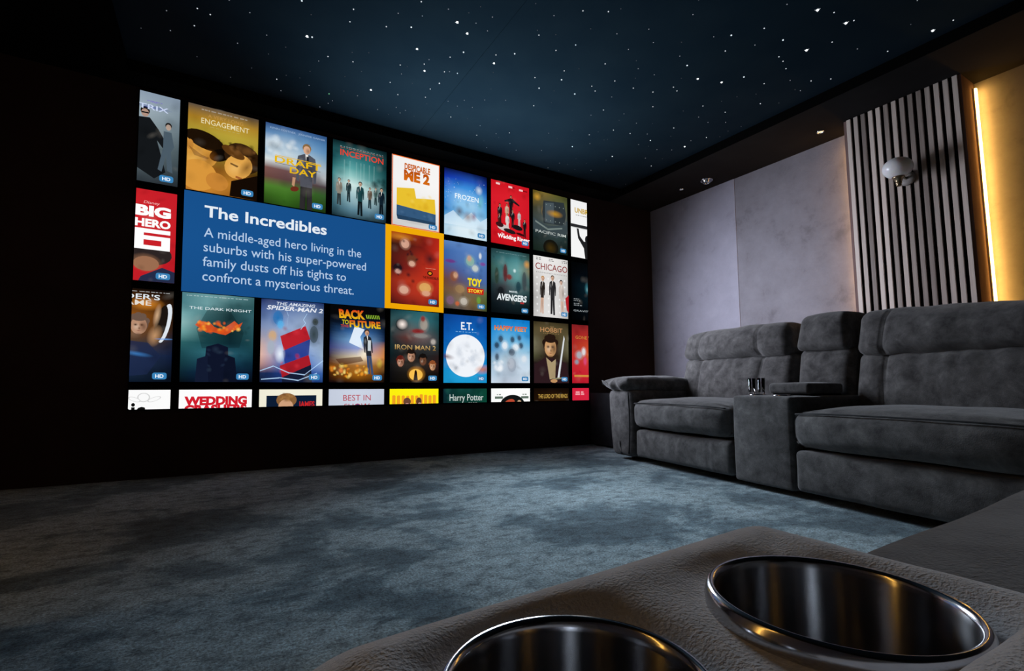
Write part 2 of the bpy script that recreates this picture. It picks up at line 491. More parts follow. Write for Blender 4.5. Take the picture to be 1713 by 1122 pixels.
def star_bm(bm, x, y, k):
    r = RAD[k]
    bmesh.ops.create_icosphere(bm, subdivisions=1, radius=r, matrix=Matrix.Translation((x, y, -r * 0.3)))
    if k in 'HYX':   # lens glare of the brighter stars, shaped as three glowing arms
        for a in range(3):
            t = a * 2 * PI / 3 + 0.5
            d = Vector((math.cos(t), math.sin(t), 0))
            s = Vector((-d.y, d.x, 0)) * r * 0.34
            ln = r * (2.1 if k == 'Y' else 1.7)
            c = Vector((x, y, -r * 0.4))
            v = [bm.verts.new(c + s), bm.verts.new(c - s), bm.verts.new(c + d * ln), bm.verts.new(c + Vector((0, 0, -r * .5)))]
            for f in ((0, 1, 2), (0, 2, 3), (1, 3, 2)):
                bm.faces.new([v[i] for i in f])
stars = []
for t in STARS.split():
    xy, k = t[:-1], t[-1]
    x, y = (float(q) for q in xy.split(','))
    stars.append((x - sc.location.x, y - sc.location.y, k))
order = sorted(stars, key=lambda s: -RAD[s[2]])
for x, y, k in order[:100]:
    bm = bmesh.new()
    star_bm(bm, x - x, y - y, k)
    link('star_light', bm, M['star_' + MATK[k]], sc, True, (x, y, 0))
bm = bmesh.new()
mats = [M['star_b'], M['star_m'], M['star_f']]
for x, y, k in order[100:]:
    n0 = len(bm.faces)
    star_bm(bm, x, y, k)
    bm.faces.ensure_lookup_table()
    for f in bm.faces[n0:]:
        f.material_index = {'b': 0, 'm': 1, 'f': 2}.get(k, 1)
o = link('star_lights', bm, mats, sc, True)
o['kind'] = 'stuff'
o['label'] = 'many fainter tiny star lights'

# ------------------------------------------------------------------ slatted panel on the right wall, its lamp and its light strips
PY0, PY1, PX = 1.092, 1.765, 3.87
pn = thing('slat_panel', 'tall oak slatted wall panel standing out from the grey plaster wall behind the sofa', 'wall panel', (ROOM_R, (PY0 + PY1) / 2, 0), 0, 'oak slatted wall panels')
yo = pn.location.y
link('backing', box(PX + 0.012 - ROOM_R, -0.001, PY0 + .018 - yo, PY1 - .018 - yo, 0.001, CEIL - .003), M['felt'], pn)
bm = bmesh.new()
n = 14
for i in range(n):
    y = PY0 + 0.028 + i * SLAT_PITCH - yo
    add_box(bm, PX - ROOM_R, PX + 0.012 - ROOM_R, y - 0.0132, y + 0.0132, 0.004, CEIL - 0.004, 0.001, 1)
link('slats', bm, M['slats'], pn)
for s in (0, 1):
    y = (PY0, PY1 - .018)[s] - yo
    link('side_board', box(PX + 0.013 - ROOM_R, -0.001, y, y + 0.018, 0.001, CEIL - .003), M['wood_edge'], pn)

def led_strip(x, y, sg, lab, m, hw=0.009):
    st = thing('led_strip', lab, 'light strip', (x, y, 0.0), 0, 'warm light strips beside the slatted panels')
    link('channel', box(-0.012, 0.012, *sorted((-sg * .0135, -sg * .004)), 0.01, CEIL - 0.05), M['led_body'], st)
    link('diffuser', box(-hw, hw, *sorted((-sg * .004, sg * .006)), 0.012, CEIL - 0.052, 0.0015, 2), m, st)
    return st
led_strip(ROOM_R - 0.038, PY0 - 0.014, -1, 'glowing warm light strip in the near corner of the slatted panel and right wall', M['led'])
led_strip(ROOM_R - 0.038, PY1 + 0.014, 1, 'warm light strip hidden behind the far edge of the right slatted panel', M['led_far'])

# the same panel on the left wall, out of the frame but mirrored in the steel cups
p2 = thing('slat_panel', 'oak slatted wall panel on the left wall, opposite the sofa', 'wall panel', (ROOM_L, (PY0 + PY1) / 2, 0), PI, 'oak slatted wall panels')
for ch in list(pn.children):
    c = ch.copy()
    COL.objects.link(c)
    c.parent = p2
led_strip(ROOM_L + 0.038, PY0 - 0.014, -1, 'warm light strip at the near edge of the left wall panel', M['led'], 0.004)
led_strip(ROOM_L + 0.038, PY1 + 0.014, 1, 'warm light strip at the far edge of the left wall panel', M['led_far'], 0.005)

# wall lamp: oblate opal globe on a turned fitting
sx, sy, sz = 3.735, 1.40, 1.975
lamp = thing('wall_lamp', 'unlit white globe wall lamp mounted on the oak slatted panel', 'wall lamp', (PX, sy, 1.93))
bm = lathe([(0.044, -0.008), (0.047, 0.0), (0.044, 0.012), (0.02, 0.016), (0, 0.016)], 32)
bmesh.ops.rotate(bm, verts=bm.verts, cent=(0, 0, 0), matrix=Matrix.Rotation(-PI / 2, 3, 'Y'))
bmesh.ops.translate(bm, verts=bm.verts, vec=(-0.009, 0, 0))
link('wall_plate', bm, M['lampgrey'], lamp, True)
lz = sz - 1.93
link('arm', tube([(-0.02, 0, 0), (-0.07, 0, -0.002), (-0.105, 0, -0.004), (-0.128, 0, -0.012), (sx - PX, 0, -0.02)], 0.0095, 12), M['brass'], lamp, True)
link('lamp_holder', lathe([(0, -0.062), (0.012, -0.062), (0.016, -0.056), (0.013, -0.048), (0.018, -0.045), (0.018, -0.036), (0.014, -0.033), (0.021, -0.028), (0.022, -0.014), (0.032, -0.010), (0.034, 0.0), (0, 0.0)], 28, (sx - PX, 0, lz - 0.060 + 0.0)), M['brass'], lamp, True)
pr = []
for i in range(25):
    a = -PI / 2 + PI * i / 24
    pr.append((max(0.0, 0.083 * math.cos(a)), 0.066 * math.sin(a)))
link('globe', lathe(pr, 48, (sx - PX, 0, lz)), M['opal'], lamp, True)

# downlights in the dropped ceiling edge
def downlight(x, y, r, lab, glow, ring, gimbal=False):
    t = thing('downlight', lab, 'downlight', (x, y, CEIL), 0, 'downlights in the black ceiling edge')
    link('trim_ring', lathe([(r, 0.0), (r, -0.004), (r * 0.86, -0.009), (r * 0.74, -0.005), (r * 0.70, 0.0)], 36, close=False), ring, t, True)
    if gimbal:
        link('reflector', lathe([(r * .70, -0.001), (r * .60, -0.022), (r * .45, -0.03), (r * .40, -0.022), (r * .30, -0.004)], 32), M['chrome'], t, True)
        link('lens', lathe([(r * .3, -0.004), (r * .2, -0.010), (0, -0.012)], 24), glow, t, True)
    else:
        link('lens', lathe([(r * .72, -0.002), (r * .4, -0.0045), (0, -0.005)], 24), glow, t, True)
    return t
downlight(3.878, 1.927, 0.027, 'small downlight glowing warm in the black ceiling edge beside the slatted panel', M['lamp_warm'], M['chrome'])
downlight(3.905, 2.976, 0.058, 'larger chrome ringed downlight above the far end of the plaster wall', M['lamp_dim'], M['chrome'], True)
downlight(3.868, 3.240, 0.022, 'smallest downlight in the ceiling edge, nearest the screen wall', M['lamp_dim'], M['chrome'])

# low black box in the corner past the sofa arm
bx = thing('floor_cabinet', 'low black box on the carpet in the corner past the sofa arm', 'box', (3.42, 3.62, 0))
link('body', box(-0.27, 0.27, -0.17, 0.20, 0.012, 0.50, 0.008, 2), M['box'], bx)
link('grille', box(-0.25, 0.25, -0.176, -0.1705, 0.03, 0.36), M['felt'], bx)
for fx in (-0.22, 0.22):
    for fy in (-0.13, 0.15):
        link('foot', lathe([(0, 0), (0.018, 0), (0.02, 0.012), (0, 0.012)], 16, (fx, fy, 0)), M['plastic'], bx)
# ------------------------------------------------------------------ reclining sofa along the right wall
SR = -97.0
sofa = thing('reclining_sofa', 'long charcoal suede reclining sofa with a middle console, along the right wall', 'sofa', (2.62, 1.72, 0), R(SR))
S = M['suede']

def seat_fn(x0, x1):
    xc, hw = (x0 + x1) / 2, (x1 - x0) / 2
    def f(p, n):
        s = (p.x - xc) / hw
        p = p.copy()
        if n.y < -0.2:                                   # front rolls back at the ends
            p.y += 0.03 * abs(s) ** 3
        p.z -= 0.018 * max(0, n.z) * abs(s) ** 4
        return p
    return f

def add_seat(x0, x1, zt, seed, extra=0.0):
    fn = seat_fn(x0, x1)
    o = link('seat_cushion', cushion(x0, x1, -0.045 - extra, 0.62, 0.262, zt, 0.062, 0.022, {'+z': 0.030, '-y': 0.035, '-z': 0.0}, fn, 0.007, 5.0, seed), S, sofa, True)
    pts = []
    for i in range(33):
        s = -0.94 + 1.88 * i / 32
        x = (x0 + x1) / 2 + s * (x1 - x0) / 2
        pts.append((x, -0.036 - extra + 0.03 * abs(s) ** 3 - 0.020 * (1 - abs(s) ** 2.4), zt - 0.016 - 0.012 * abs(s) ** 4 + 0.003 * (1 - s * s)))
    link('piping', tube(pts, 0.0042, 6), M['piping'], o, True)
    return o

def add_back(x0, x1, z0, z1, zs, seams, seed, y0=0.56, rake=0.19, wr=0.010, big=1.0, rr=0.062, slope=0.0):
    """lower back and head roll: two cushions meeting in a crease at zs; seams = places of the vertical stitching"""
    def fn(kind):
        def f(p, n):
            p = p.copy()
            if n.y < -0.1:
                for sx in seams:
                    g = groove(p.x, sx + (0.03 * (p.z - zs) if kind == 'b' else 0), 0.009)
                    g2 = groove(p.x, sx, 0.05)
                    p.y += (0.016 * g + (0.016 if kind == 'b' else 0.007) * g2) * min(1, -n.y * 1.5)
                if kind == 'b':                          # pulls fanning out of the crease
                    t = max(0, 1 - (zs - p.z) / 0.22)
                    p.y += 0.016 * t * mnoise.noise(Vector((p.x * 16 + seed, 0.3, p.z * 2.5)))
            p.z -= slope * max(0, p.x - x0) * max(0, (p.z - zs) / (z1 - zs))
            p.y += (p.z - 0.45) * rake
            p.x += 0.03 * (0.5 * (x0 + x1) - p.x) / (x1 - x0) * max(0, (p.z - zs) / (z1 - zs)) * 2
            return p
        return f
    b = link('backrest', cushion(x0, x1, y0, y0 + 0.24, z0, zs + 0.012, 0.05, 0.012, {'-y': 0.045 * big, '+z': 0.0}, fn('b'), wr, 5.5, seed), S, sofa, True)
    h = link('headrest', cushion(x0 + .004, x1 - .004, y0 - 0.048, y0 + 0.23, zs - 0.008, z1, rr, 0.012, {'-y': 0.040 * big, '+z': 0.018}, fn('h'), wr, 6.5, seed + 3), S, sofa, True)
    return b, h

# carcass
link('base', box(-1.34, 1.24, 0.07, 0.86, 0.028, 0.26, 0.01, 1), M['felt'], sofa)
link('back_panel', box(-1.22, 1.24, 0.83, 0.90, 0.10, 0.90, 0.02, 2), S, sofa)
for fx in (-1.27, -0.1, 1.1):
    for fy in (0.12, 0.80):
        link('foot', lathe([(0, 0), (0.024, 0), (0.028, 0.03), (0, 0.03)], 16, (fx, fy, 0)), M['plastic'], sofa)

# far arm
def arm_fn(p, n):
    p = p.copy()
    t = max(0.0, min(1.0, (0.42 - p.z) / 0.36))
    if p.x < -1.27:
        p.x += 0.050 * t * t                             # outer face tucks in towards the floor
    p.y += 0.022 * math.sin(p.z * 5.2) * max(0, -n.y)
    return p
arm = link('armrest', cushion(-1.425, -1.125, -0.03, 0.86, 0.032, 0.535, 0.045, 0.02, {'-y': 0.022, '-x': 0.012}, arm_fn, 0.005, 5, 2.0), S, sofa, True)
def pad_fn(p, n):
    p = p.copy()
    t = max(0, 1 - (p.y + 0.06) / 0.16)                  # gathered front end
    p.z += 0.013 * t * math.sin((p.x + 1.3) * 46) * max(0, -n.y + 0.2)
    p.y += 0.012 * t * math.sin((p.x + 1.3) * 60 + p.z * 30) * max(0, -n.y)
    # pinched outer front corner
    d = math.hypot(p.x + 1.44, p.y + 0.05)
    p.z += 0.02 * math.exp(-(d / 0.07) ** 2) * (-1 if n.z > 0 else 1)
    p.x -= 0.025 * math.exp(-(d / 0.06) ** 2)
    p.z -= 0.02 * max(0, p.y - 0.2)
    return p
link('arm_pad', cushion(-1.445, -1.130, -0.055, 0.80, 0.535, 0.632, 0.047, 0.014, {'+z': 0.022, '-y': 0.020}, pad_fn, 0.008, 9, 5.0), S, arm, True)
link('arm_piping', tube([(-1.139, -0.040 + 0.022 * math.sin(z * 5.2) * .75, z) for z in [0.06 + 0.046 * i for i in range(11)]], 0.006, 6), M['piping'], arm, True)

add_seat(-1.115, -0.190, 0.462, 1.0)
add_seat(0.222, 1.215, 0.455, 4.0, 0.02)
def foot_fn(seam):
    def f(p, n):
        p = p.copy()
        if n.y < -0.3:
            p.y += 0.010 * groove(p.x, seam, 0.007)
        return p
    return f
link('footrest', cushion(-1.088, -0.192, -0.012, 0.15, 0.045, 0.244, 0.028, 0.016, {'-y': 0.022}, foot_fn(-0.36), 0.004, 6, 7.0), S, sofa, True)
link('footrest', cushion(0.226, 1.20, -0.030, 0.15, 0.042, 0.248, 0.028, 0.018, {'-y': 0.022}, foot_fn(1.05), 0.004, 6, 9.0), S, sofa, True)

add_back(-1.235, -0.232, 0.42, 1.000, 0.785, (-1.035, -0.47), 11.0)
add_back(-0.190, 0.160, 0.46, 1.015, 0.800, (), 23.0, 0.555, 0.17, 0.006, 0.6, 0.040)
add_back(0.172, 1.225, 0.42, 1.000, 0.755, (0.335, 1.02), 31.0, 0.555, 0.19, 0.010, 1.0, 0.055, 0.055)

# middle console with its two cup rings and its lid
con = link('console', cushion(-0.172, 0.208, -0.012, 0.60, 0.030, 0.517, 0.020, 0.02, {'-y': 0.012, '+z': 0.002}, None, 0.004, 5, 15.0), S, sofa, True)
def ring_bm(x, y, z, ro):
    return lathe([(ro, -0.004), (ro + .001, 0.001), (ro - .003, 0.0045), (ro - .008, 0.004), (ro - .010, 0.0), (ro - .011, -0.003)], 40, (x, y, z))
for cx in (-0.088, 0.070):
    link('cup_holder', ring_bm(cx, 0.105, 0.5205, 0.046), M['cup_steel'], con, True)
link('console_lid', cushion(-0.105, 0.150, 0.215, 0.52, 0.528, 0.588, 0.018, 0.014, {'+z': 0.006}, None, 0.003, 7, 19.0), S, con, True)
link('lid_hinge', box(-0.10, 0.145, 0.25, 0.5, 0.516, 0.53), M['felt'], con)

# corner seat where the sofa turns towards the viewer's row
link('corner_seat', cushion(1.235, 2.02, 0.06, 0.62, 0.03, 0.45, 0.05, 0.03, {'+z': 0.02}, None, 0.006, 5, 41.0), S, sofa, True)
add_back(1.240, 2.02, 0.42, 0.985, 0.76, (1.6,), 43.0, 0.60, 0.17)

# the two glasses on the console: top-level, in front of the lid
def tumbler(u, w, h, r, lab, fill):
    a = R(SR)
    x = 2.62 + u * math.cos(a) - w * math.sin(a)
    y = 1.72 + u * math.sin(a) + w * math.cos(a)
    t = thing('water_glass', lab, 'glass', (x, y, 0.5255), R(SR), 'drinking glasses on the sofa console')
    link('glass_body', lathe([(0, 0), (r * .86, 0), (r * .88, 0.004), (r, h), (r - .0022, h + .0008), (r * .84, 0.012), (0, 0.012)], 32), M['glass'], t, True)
    return t
tumbler(-0.118, 0.098, 0.090, 0.0215, 'clear drinking glass on the sofa console, the one nearer the screen', 0)
tumbler(-0.064, 0.110, 0.092, 0.0215, 'clear drinking glass on the sofa console, the one nearer the console lid', 0)

# ------------------------------------------------------------------ the viewer's own sofa: console with two steel cups, seat to the right
fs = thing('front_row_sofa', 'charcoal suede sofa in the foreground with a cup holder console, facing the screen', 'sofa', (0.17, 0.0, 0))
F = M['suede_lit']
ox = 0.17
CX0, CX1, CY0, CY1, CT = 0.008, 0.322, -0.34, 0.205, 0.487
CUPS = [(0.0998, 0.129, 0.0427, 0.4915), (0.211, 0.111, 0.0462, 0.4990)]
def rrect_sdf(x, y, x0, x1, y0, y1, r):
    qx = abs(x - (x0 + x1) / 2) - (x1 - x0) / 2 + r
    qy = abs(y - (y0 + y1) / 2) - (y1 - y0) / 2 + r
    return math.hypot(max(qx, 0), max(qy, 0)) + min(max(qx, qy), 0) - r
def con_front(x):                                        # the leading edge bows and swings back to the left
    s = (x - CX0) / (CX1 - CX0)
    return 0.221 + 0.008 * s
def con_height(x, y):
    yf = con_front(x)
    d = -rrect_sdf(x, y, CX0, CX1, CY0, yf, 0.045)
    e = 0.055
    t = max(0.0, min(1.0, d / e))
    z = CT + 0.010 * (x - CX0) / (CX1 - CX0) - e * 0.62 * (1 - math.sqrt(max(0, 1 - (1 - t) ** 2)))
    z += 0.0030 * math.exp(-((d - 0.045) / 0.016) ** 2)
    for cx, cy, cr, cz in CUPS:
        q = math.hypot(x - cx, y - cy)
        z = z * (1 - math.exp(-((q - cr) / 0.012) ** 2 * 0.9) * 0.9) + (cz - 0.0085) * math.exp(-((q - cr) / 0.012) ** 2 * 0.9) * 0.9 if q > cr - .004 else cz - 0.0085
    z += 0.00015 * mnoise.noise(Vector((x * 90, y * 90, 0))) + 0.0005 * mnoise.noise(Vector((x * 28, y * 28, 4)))
    return z
bm = bmesh.new()
gx, gy = 150, 250
rows = []
for j in range(gy + 1):
    row = []
    for i in range(gx + 1):
        x = CX0 + (CX1 - CX0) * i / gx
        yf = con_front(x)
        y = -0.02 + (yf + 0.02) * j / gy
        # round the plan corners
        d = rrect_sdf(x, y, CX0, CX1, CY0, yf, 0.045)
        row.append((x, y, d))
    rows.append(row)
grid = {}
for j, row in enumerate(rows):
    for i, (x, y, d) in enumerate(row):
        if d < 0.0008:
            z = con_height(x, y)
            for cx, cy, cr, cz in CUPS:
                if math.hypot(x - cx, y - cy) < cr - 0.0045:
                    z = 0.390
            grid[i, j] = bm.verts.new((x - ox, y, z))
for j in range(gy):
    for i in range(gx):
        k = [(i, j), (i + 1, j), (i + 1, j + 1), (i, j + 1)]
        if all(q in grid for q in k):
            bm.faces.new([grid[q] for q in k])
# skirt down to the floor from the open border
border = [e for e in bm.edges if len(e.link_faces) == 1]
ret = bmesh.ops.extrude_edge_only(bm, edges=border)
for v in [g for g in ret['geom'] if isinstance(g, bmesh.types.BMVert)]:
    v.co.z = 0.04
bmesh.ops.recalc_face_normals(bm, faces=bm.faces)
fc = link('console', bm, F, fs, True)
for cx, cy, cr, cz in CUPS:
    z0 = cz
    o = link('cup_holder', lathe([(cr + 0.0003, z0 - 0.009), (cr + 0.0006, z0 - 0.005), (cr - 0.0002, z0 - 0.0018), (cr - 0.0016, z0 - 0.0002), (cr - 0.0030, z0 - 0.0006), (cr - 0.0040, z0 - 0.0024),
                                  (cr - 0.0044, z0 - 0.005), (cr - 0.0070, z0 - 0.078), (cr - 0.0090, z0 - 0.083), (cr - 0.014, z0 - 0.085), (0, z0 - 0.085)], 96, (cx - ox, cy, 0)), [M['cup_steel'], M['turned']], fc, True)
    for f in o.data.polygons:
        if f.center.z < z0 - 0.0037 and math.hypot(f.center.x - cx + ox, f.center.y - cy) < cr - .0035:
            f.material_index = 1
lid = link('console_lid', cushion(0.036 - ox, 0.318 - ox, -0.36, 0.0618, 0.440, 0.5085, 0.010, 0.006, {'+z': 0.002}, None, 0.001, 30, 3.0), F, fc, True)

def fseat(p, n):
    p = p.copy()
    p.y += 0.035 * max(0, p.x + ox - 0.5) * (1 if n.y > 0 else 0)
    return p
for x0, x1, sd in ((0.325, 1.30, 3.0), (-0.95, 0.005, 8.0)):
    yf = 0.262 if x0 > 0 else 0.225
    link('seat_cushion', cushion(x0 - ox, x1 - ox, -0.45, yf, 0.25, 0.432, 0.045, 0.02, {'+z': 0.010, '+y': 0.006}, fseat, 0.004, 5, sd), M['suede'], fs, True)
    link('footrest', cushion(x0 + .01 - ox, x1 - .01 - ox, 0.06, yf - 0.045, 0.045, 0.245, 0.03, 0.03, {'+y': 0.012}, None, 0.004, 5, sd + 1), M['suede'], fs, True)
    def rk(p, n):
        p = p.copy(); p.y -= (p.z - 0.45) * 0.18; return p
    link('backrest', cushion(x0 + .01 - ox, x1 - .01 - ox, -0.70, -0.46, 0.42, 0.78, 0.05, 0.03, {'+y': 0.03}, rk, 0.008, 5, sd + 2), M['suede'], fs, True)
    link('headrest', cushion(x0 + .015 - ox, x1 - .015 - ox, -0.69, -0.43, 0.775, 1.0, 0.08, 0.03, {'+y': 0.03}, rk, 0.008, 5, sd + 3), M['suede'], fs, True)
link('base', box(-0.93 - ox, 1.28 - ox, -0.66, 0.06, 0.028, 0.25, 0.01, 1), M['felt'], fs)
for fx in (-0.85, 1.2):
    for fy in (-0.6, 0.0):
        link('foot', lathe([(0, 0), (0.024, 0), (0.028, 0.03), (0, 0.03)], 16, (fx - ox, fy, 0)), M['plastic'], fs)
# ------------------------------------------------------------------ projection screen with its film menu
YS = ROOM_F - 0.012
scr = thing('projection_screen', 'wide projection screen lit with film poster tiles and a blue text panel', 'screen', (1.35, ROOM_F, 0.427))
# menu units (column, row) -> metres on the wall; the beam is a little keystoned
KM = [0.471202, 0.0161909, -0.715373, 0.00169777, -0.640832, 2.47916, 0.00346743, 0.00609725]
U0, U1, V0, V1 = 0.44, 8.459, 0.0, 3.19
def wall(u, v, k):
    w = KM[6] * u + KM[7] * v + 1
    return Vector(((KM[0] * u + KM[1] * v + KM[2]) / w - 1.35, -0.0125 - k * 1.6e-4, (KM[3] * u + KM[4] * v + KM[5]) / w - 0.427))

bm = bmesh.new()
q = [wall(U0 - .012, V0 - .012, 0), wall(U1 + .012, V0 - .012, 0), wall(U1 + .012, V1 + .012, 0), wall(U0 - .012, V1 + .012, 0)]
f = [bm.verts.new((p.x, -0.012, p.z)) for p in q]
b = [bm.verts.new((p.x, -0.0005, p.z)) for p in q]
bm.faces.new(f)
bm.faces.new(b[::-1])
for i in range(4):
    j = (i + 1) % 4
    bm.faces.new((f[i], b[i], b[j], f[j]))
bmesh.ops.recalc_face_normals(bm, faces=bm.faces)
link('screen_surface', bm, M['screen_black'], scr)

def clip(poly, axis, lim, sign):
    """poly: list of (x, y, rgba) ; keep sign*(p[axis]-lim) <= 0"""
    out = []
    for i in range(len(poly)):
        a, b = poly[i - 1], poly[i]
        da, db = sign * (a[axis] - lim), sign * (b[axis] - lim)
        if (da <= 0) != (db <= 0):
            t = da / (da - db)
            out.append((a[0] + (b[0] - a[0]) * t, a[1] + (b[1] - a[1]) * t, tuple(a[2][k] + (b[2][k] - a[2][k]) * t for k in range(4))))
        if db <= 0:
            out.append(b)
    return out

FONT_CACHE = {}
def text_polys(s, bold=0.0, shear=0.0):
    key = (s, bold, shear)
    if key in FONT_CACHE:
        return FONT_CACHE[key]
    cu = bpy.data.curves.new('lettering_curve', 'FONT')
    cu.body = s
    cu.size = 1.0
    cu.offset = bold
    cu.shear = shear
    cu.resolution_u = 3
    cu.fill_mode = 'FRONT'
    ob = bpy.data.objects.new('lettering_curve', cu)
    COL.objects.link(ob)
    dg = bpy.context.evaluated_depsgraph_get()
    dg.update()
    me = bpy.data.meshes.new_from_object(ob.evaluated_get(dg))
    vs = [(v.co.x, v.co.y) for v in me.vertices]
    ps = [[vs[i] for i in p.vertices] for p in me.polygons]
    bpy.data.objects.remove(ob)
    bpy.data.curves.remove(cu)
    bpy.data.meshes.remove(me)
    xs = [p[0] for p in vs] or [0, 1]
    FONT_CACHE[key] = (ps, min(xs), max(xs))
    return FONT_CACHE[key]

class Art:
    """flat picture on the screen in local units: x 0..1 to the right, y 0..1 down"""
    def __init__(s, u, v, w, h):
        s.u, s.v, s.w, s.h = u, v, w, h
        s.lx0, s.lx1 = max(0, (U0 - u) / w), min(1, (U1 - u) / w)
        s.ly0, s.ly1 = max(0, (V0 - v) / h), min(1, (V1 - v) / h)
        s.reset()
        s.k = 0
        s.mode = 'all'
        s.parent = None
    def reset(s):
        s.V, s.F, s.C = [], [], []
    def raw(s, pts, cols, k, text=False):
        if (s.mode == 'art' and text) or (s.mode == 'title' and not text):
            return
        poly = [(p[0], p[1], c) for p, c in zip(pts, cols)]
        for ax, lim, sg in ((0, s.lx0, -1), (0, s.lx1, 1), (1, s.ly0, -1), (1, s.ly1, 1)):
            if not poly:
                return
            poly = clip(poly, ax, lim, sg)
        if len(poly) < 3:
            return
        n0 = len(s.V)
        for x, y, c in poly:
            s.V.append(wall(s.u + s.w * x, s.v + s.h * y, k))
            s.C.append(c)
        s.F.append(list(range(n0, len(s.V))))
    def bg(s, rows, sub=3):
        g = [[srgb(c) for c in (r.split() if isinstance(r, str) else r)] for r in rows]
        s.k += 1
        ny, nx = len(g), len(g[0])
        def at(x, y):
            fx, fy = x * (nx - 1), y * (ny - 1)
            i, j = min(int(fx), nx - 2) if nx > 1 else 0, min(int(fy), ny - 2) if ny > 1 else 0
            tx, ty = fx - i, fy - j
            i2, j2 = min(i + 1, nx - 1), min(j + 1, ny - 1)
            return tuple((g[j][i][c] * (1 - tx) + g[j][i2][c] * tx) * (1 - ty) + (g[j2][i][c] * (1 - tx) + g[j2][i2][c] * tx) * ty for c in range(3)) + (1.0,)
        mx, my = max(1, (nx - 1) * sub), max(1, (ny - 1) * sub)
        for j in range(my):
            for i in range(mx):
                P = [(i / mx, j / my), ((i + 1) / mx, j / my), ((i + 1) / mx, (j + 1) / my), (i / mx, (j + 1) / my)]
                s.raw(P, [at(*p) for p in P], s.k)
    def p(s, col, pts, a=1.0):
        s.k += 1
        c = (*srgb(col), a)
        s.raw(pts, [c] * len(pts), s.k)
    def r(s, col, x0, y0, x1, y1, a=1.0):
        s.p(col, [(x0, y0), (x1, y0), (x1, y1), (x0, y1)], a)
    def rr(s, col, x0, y0, x1, y1, rx=0.03):
        ry = rx * s.w * 0.47 / (s.h * 0.64)
        pts = []
        for cx, cy, a0 in ((x1 - rx, y0 + ry, -90), (x1 - rx, y1 - ry, 0), (x0 + rx, y1 - ry, 90), (x0 + rx, y0 + ry, 180)):
            for i in range(5):
                t = R(a0 + 22.5 * i)
                pts.append((cx + rx * math.cos(t), cy + ry * math.sin(t)))
        s.p(col, pts)
    def e(s, col, cx, cy, rx, ry, rot=0, a=1.0, soft=False, n=20):
        s.k += 1
        c0 = (*srgb(col), a)
        c1 = (*srgb(col), 0.0 if soft else a)
        t0 = R(rot)
        asp = 0.70
        P = []
        for i in range(n):
            t = 2 * PI * i / n
            X, Y = rx * math.cos(t), ry * math.sin(t) / asp
            P.append((cx + X * math.cos(t0) - Y * math.sin(t0), cy + (X * math.sin(t0) + Y * math.cos(t0)) * asp))
        if soft:
            for i in range(n):
                s.raw([(cx, cy), P[i], P[(i + 1) % n]], [c0, c1, c1], s.k)
        else:
            s.raw(P, [c0] * n, s.k)
    def blobs(s, cols, n, x0, y0, x1, y1, r0, r1, seed=0, a=0.6, soft=True):
        rg = random.Random(seed)
        for i in range(n):
            rr = rg.uniform(r0, r1)
            s.e(rg.choice(cols.split()), rg.uniform(x0, x1), rg.uniform(y0, y1), rr, rr * rg.uniform(0.4, 0.9), rg.uniform(0, 180), a, soft, 10)
    def person(s, cx, top, ht, coat, skin, hair, legs=None, wide=1.0, split=True, lean=0.0):
        """plain standing figure: hair, face, coat with shoulders, two legs"""
        w = ht * 0.30 * wide
        hr = ht * 0.062
        X = lambda f, y: cx + f * w + lean * (y - 0.5) * ht
        Y = lambda f: top + f * ht
        legs = legs or coat
        if split:
            s.p(legs, [(X(-.26, .5), Y(.50)), (X(.02, .5), Y(.50)), (X(-.06, 1), Y(.98)), (X(-.30, 1), Y(.98))])
            s.p(legs, [(X(-.02, .5), Y(.50)), (X(.26, .5), Y(.50)), (X(.32, 1), Y(1.0)), (X(.08, 1), Y(1.0))])
        s.p(coat, [(X(-.12, .14), Y(.135)), (X(.12, .14), Y(.135)), (X(.40, .18), Y(.175)), (X(.48, .3), Y(.30)), (X(.46, .5), Y(.50)), (X(.34, .55), Y(.52)), (X(.30, .3), Y(.32)), (X(.28, .58), Y(.58)),
                   (X(-.28, .58), Y(.58)), (X(-.30, .3), Y(.32)), (X(-.34, .5), Y(.52)), (X(-.46, .5), Y(.50)), (X(-.48, .3), Y(.30)), (X(-.40, .18), Y(.175))])
        s.e('000000', X(.26, .36), Y(.36), w * .30, ht * .16, 0, .45, True, 12)
        s.e('ffffff', X(-.25, .26), Y(.26), w * .16, ht * .08, 0, .16, True, 12)
        s.e('000000', X(0, .75), Y(.74), w * .12, ht * .22, 0, .5, True, 12)
        s.p('e8e4dc', [(X(-.07, .14), Y(.137)), (X(.07, .14), Y(.137)), (X(0, .3), Y(.27))])
        s.e(hair, X(0, .05), Y(.052), hr * 1.25, hr * .98, 0, 1, False, 12)
        s.e(skin, X(0, .07), Y(.078), hr * 1.02, hr * .92, 0, 1, False, 12)
        s.e('4a2c1c', X(.06, .085), Y(.088), hr * .9, hr * .8, 0, .6, True, 12)
    def face(s, cx, cy, rx, ry, skin, hair, rot=0, shade='5a3a28'):
        """plain head: hair mass, face, brows, nose shadow, mouth"""
        t = R(rot)
        def q(x, y):
            return (cx + (x * rx * math.cos(t) - y * ry * math.sin(t)), cy + (x * rx * math.sin(t) + y * ry * math.cos(t)))
        s.e(hair, *q(0, -.28), rx * 1.18, ry * 1.05, rot)
        for i, (x, y) in enumerate(((-.95, -.55), (-.6, -1.0), (-.1, -1.2), (.45, -1.1), (.9, -.6))):
            s.e(hair, *q(x, y), rx * .42, ry * .34, rot + i * 40)
        s.e(skin, cx, cy, rx, ry * .98, rot)
        s.e(shade, *q(.62, .1), rx * .75, ry * .95, rot, .75, True)
        s.e(hair, *q(0, -.82), rx * .90, ry * .30, rot)
        s.e('fff0dc', *q(-.3, .1), rx * .5, ry * .5, rot, .28, True)
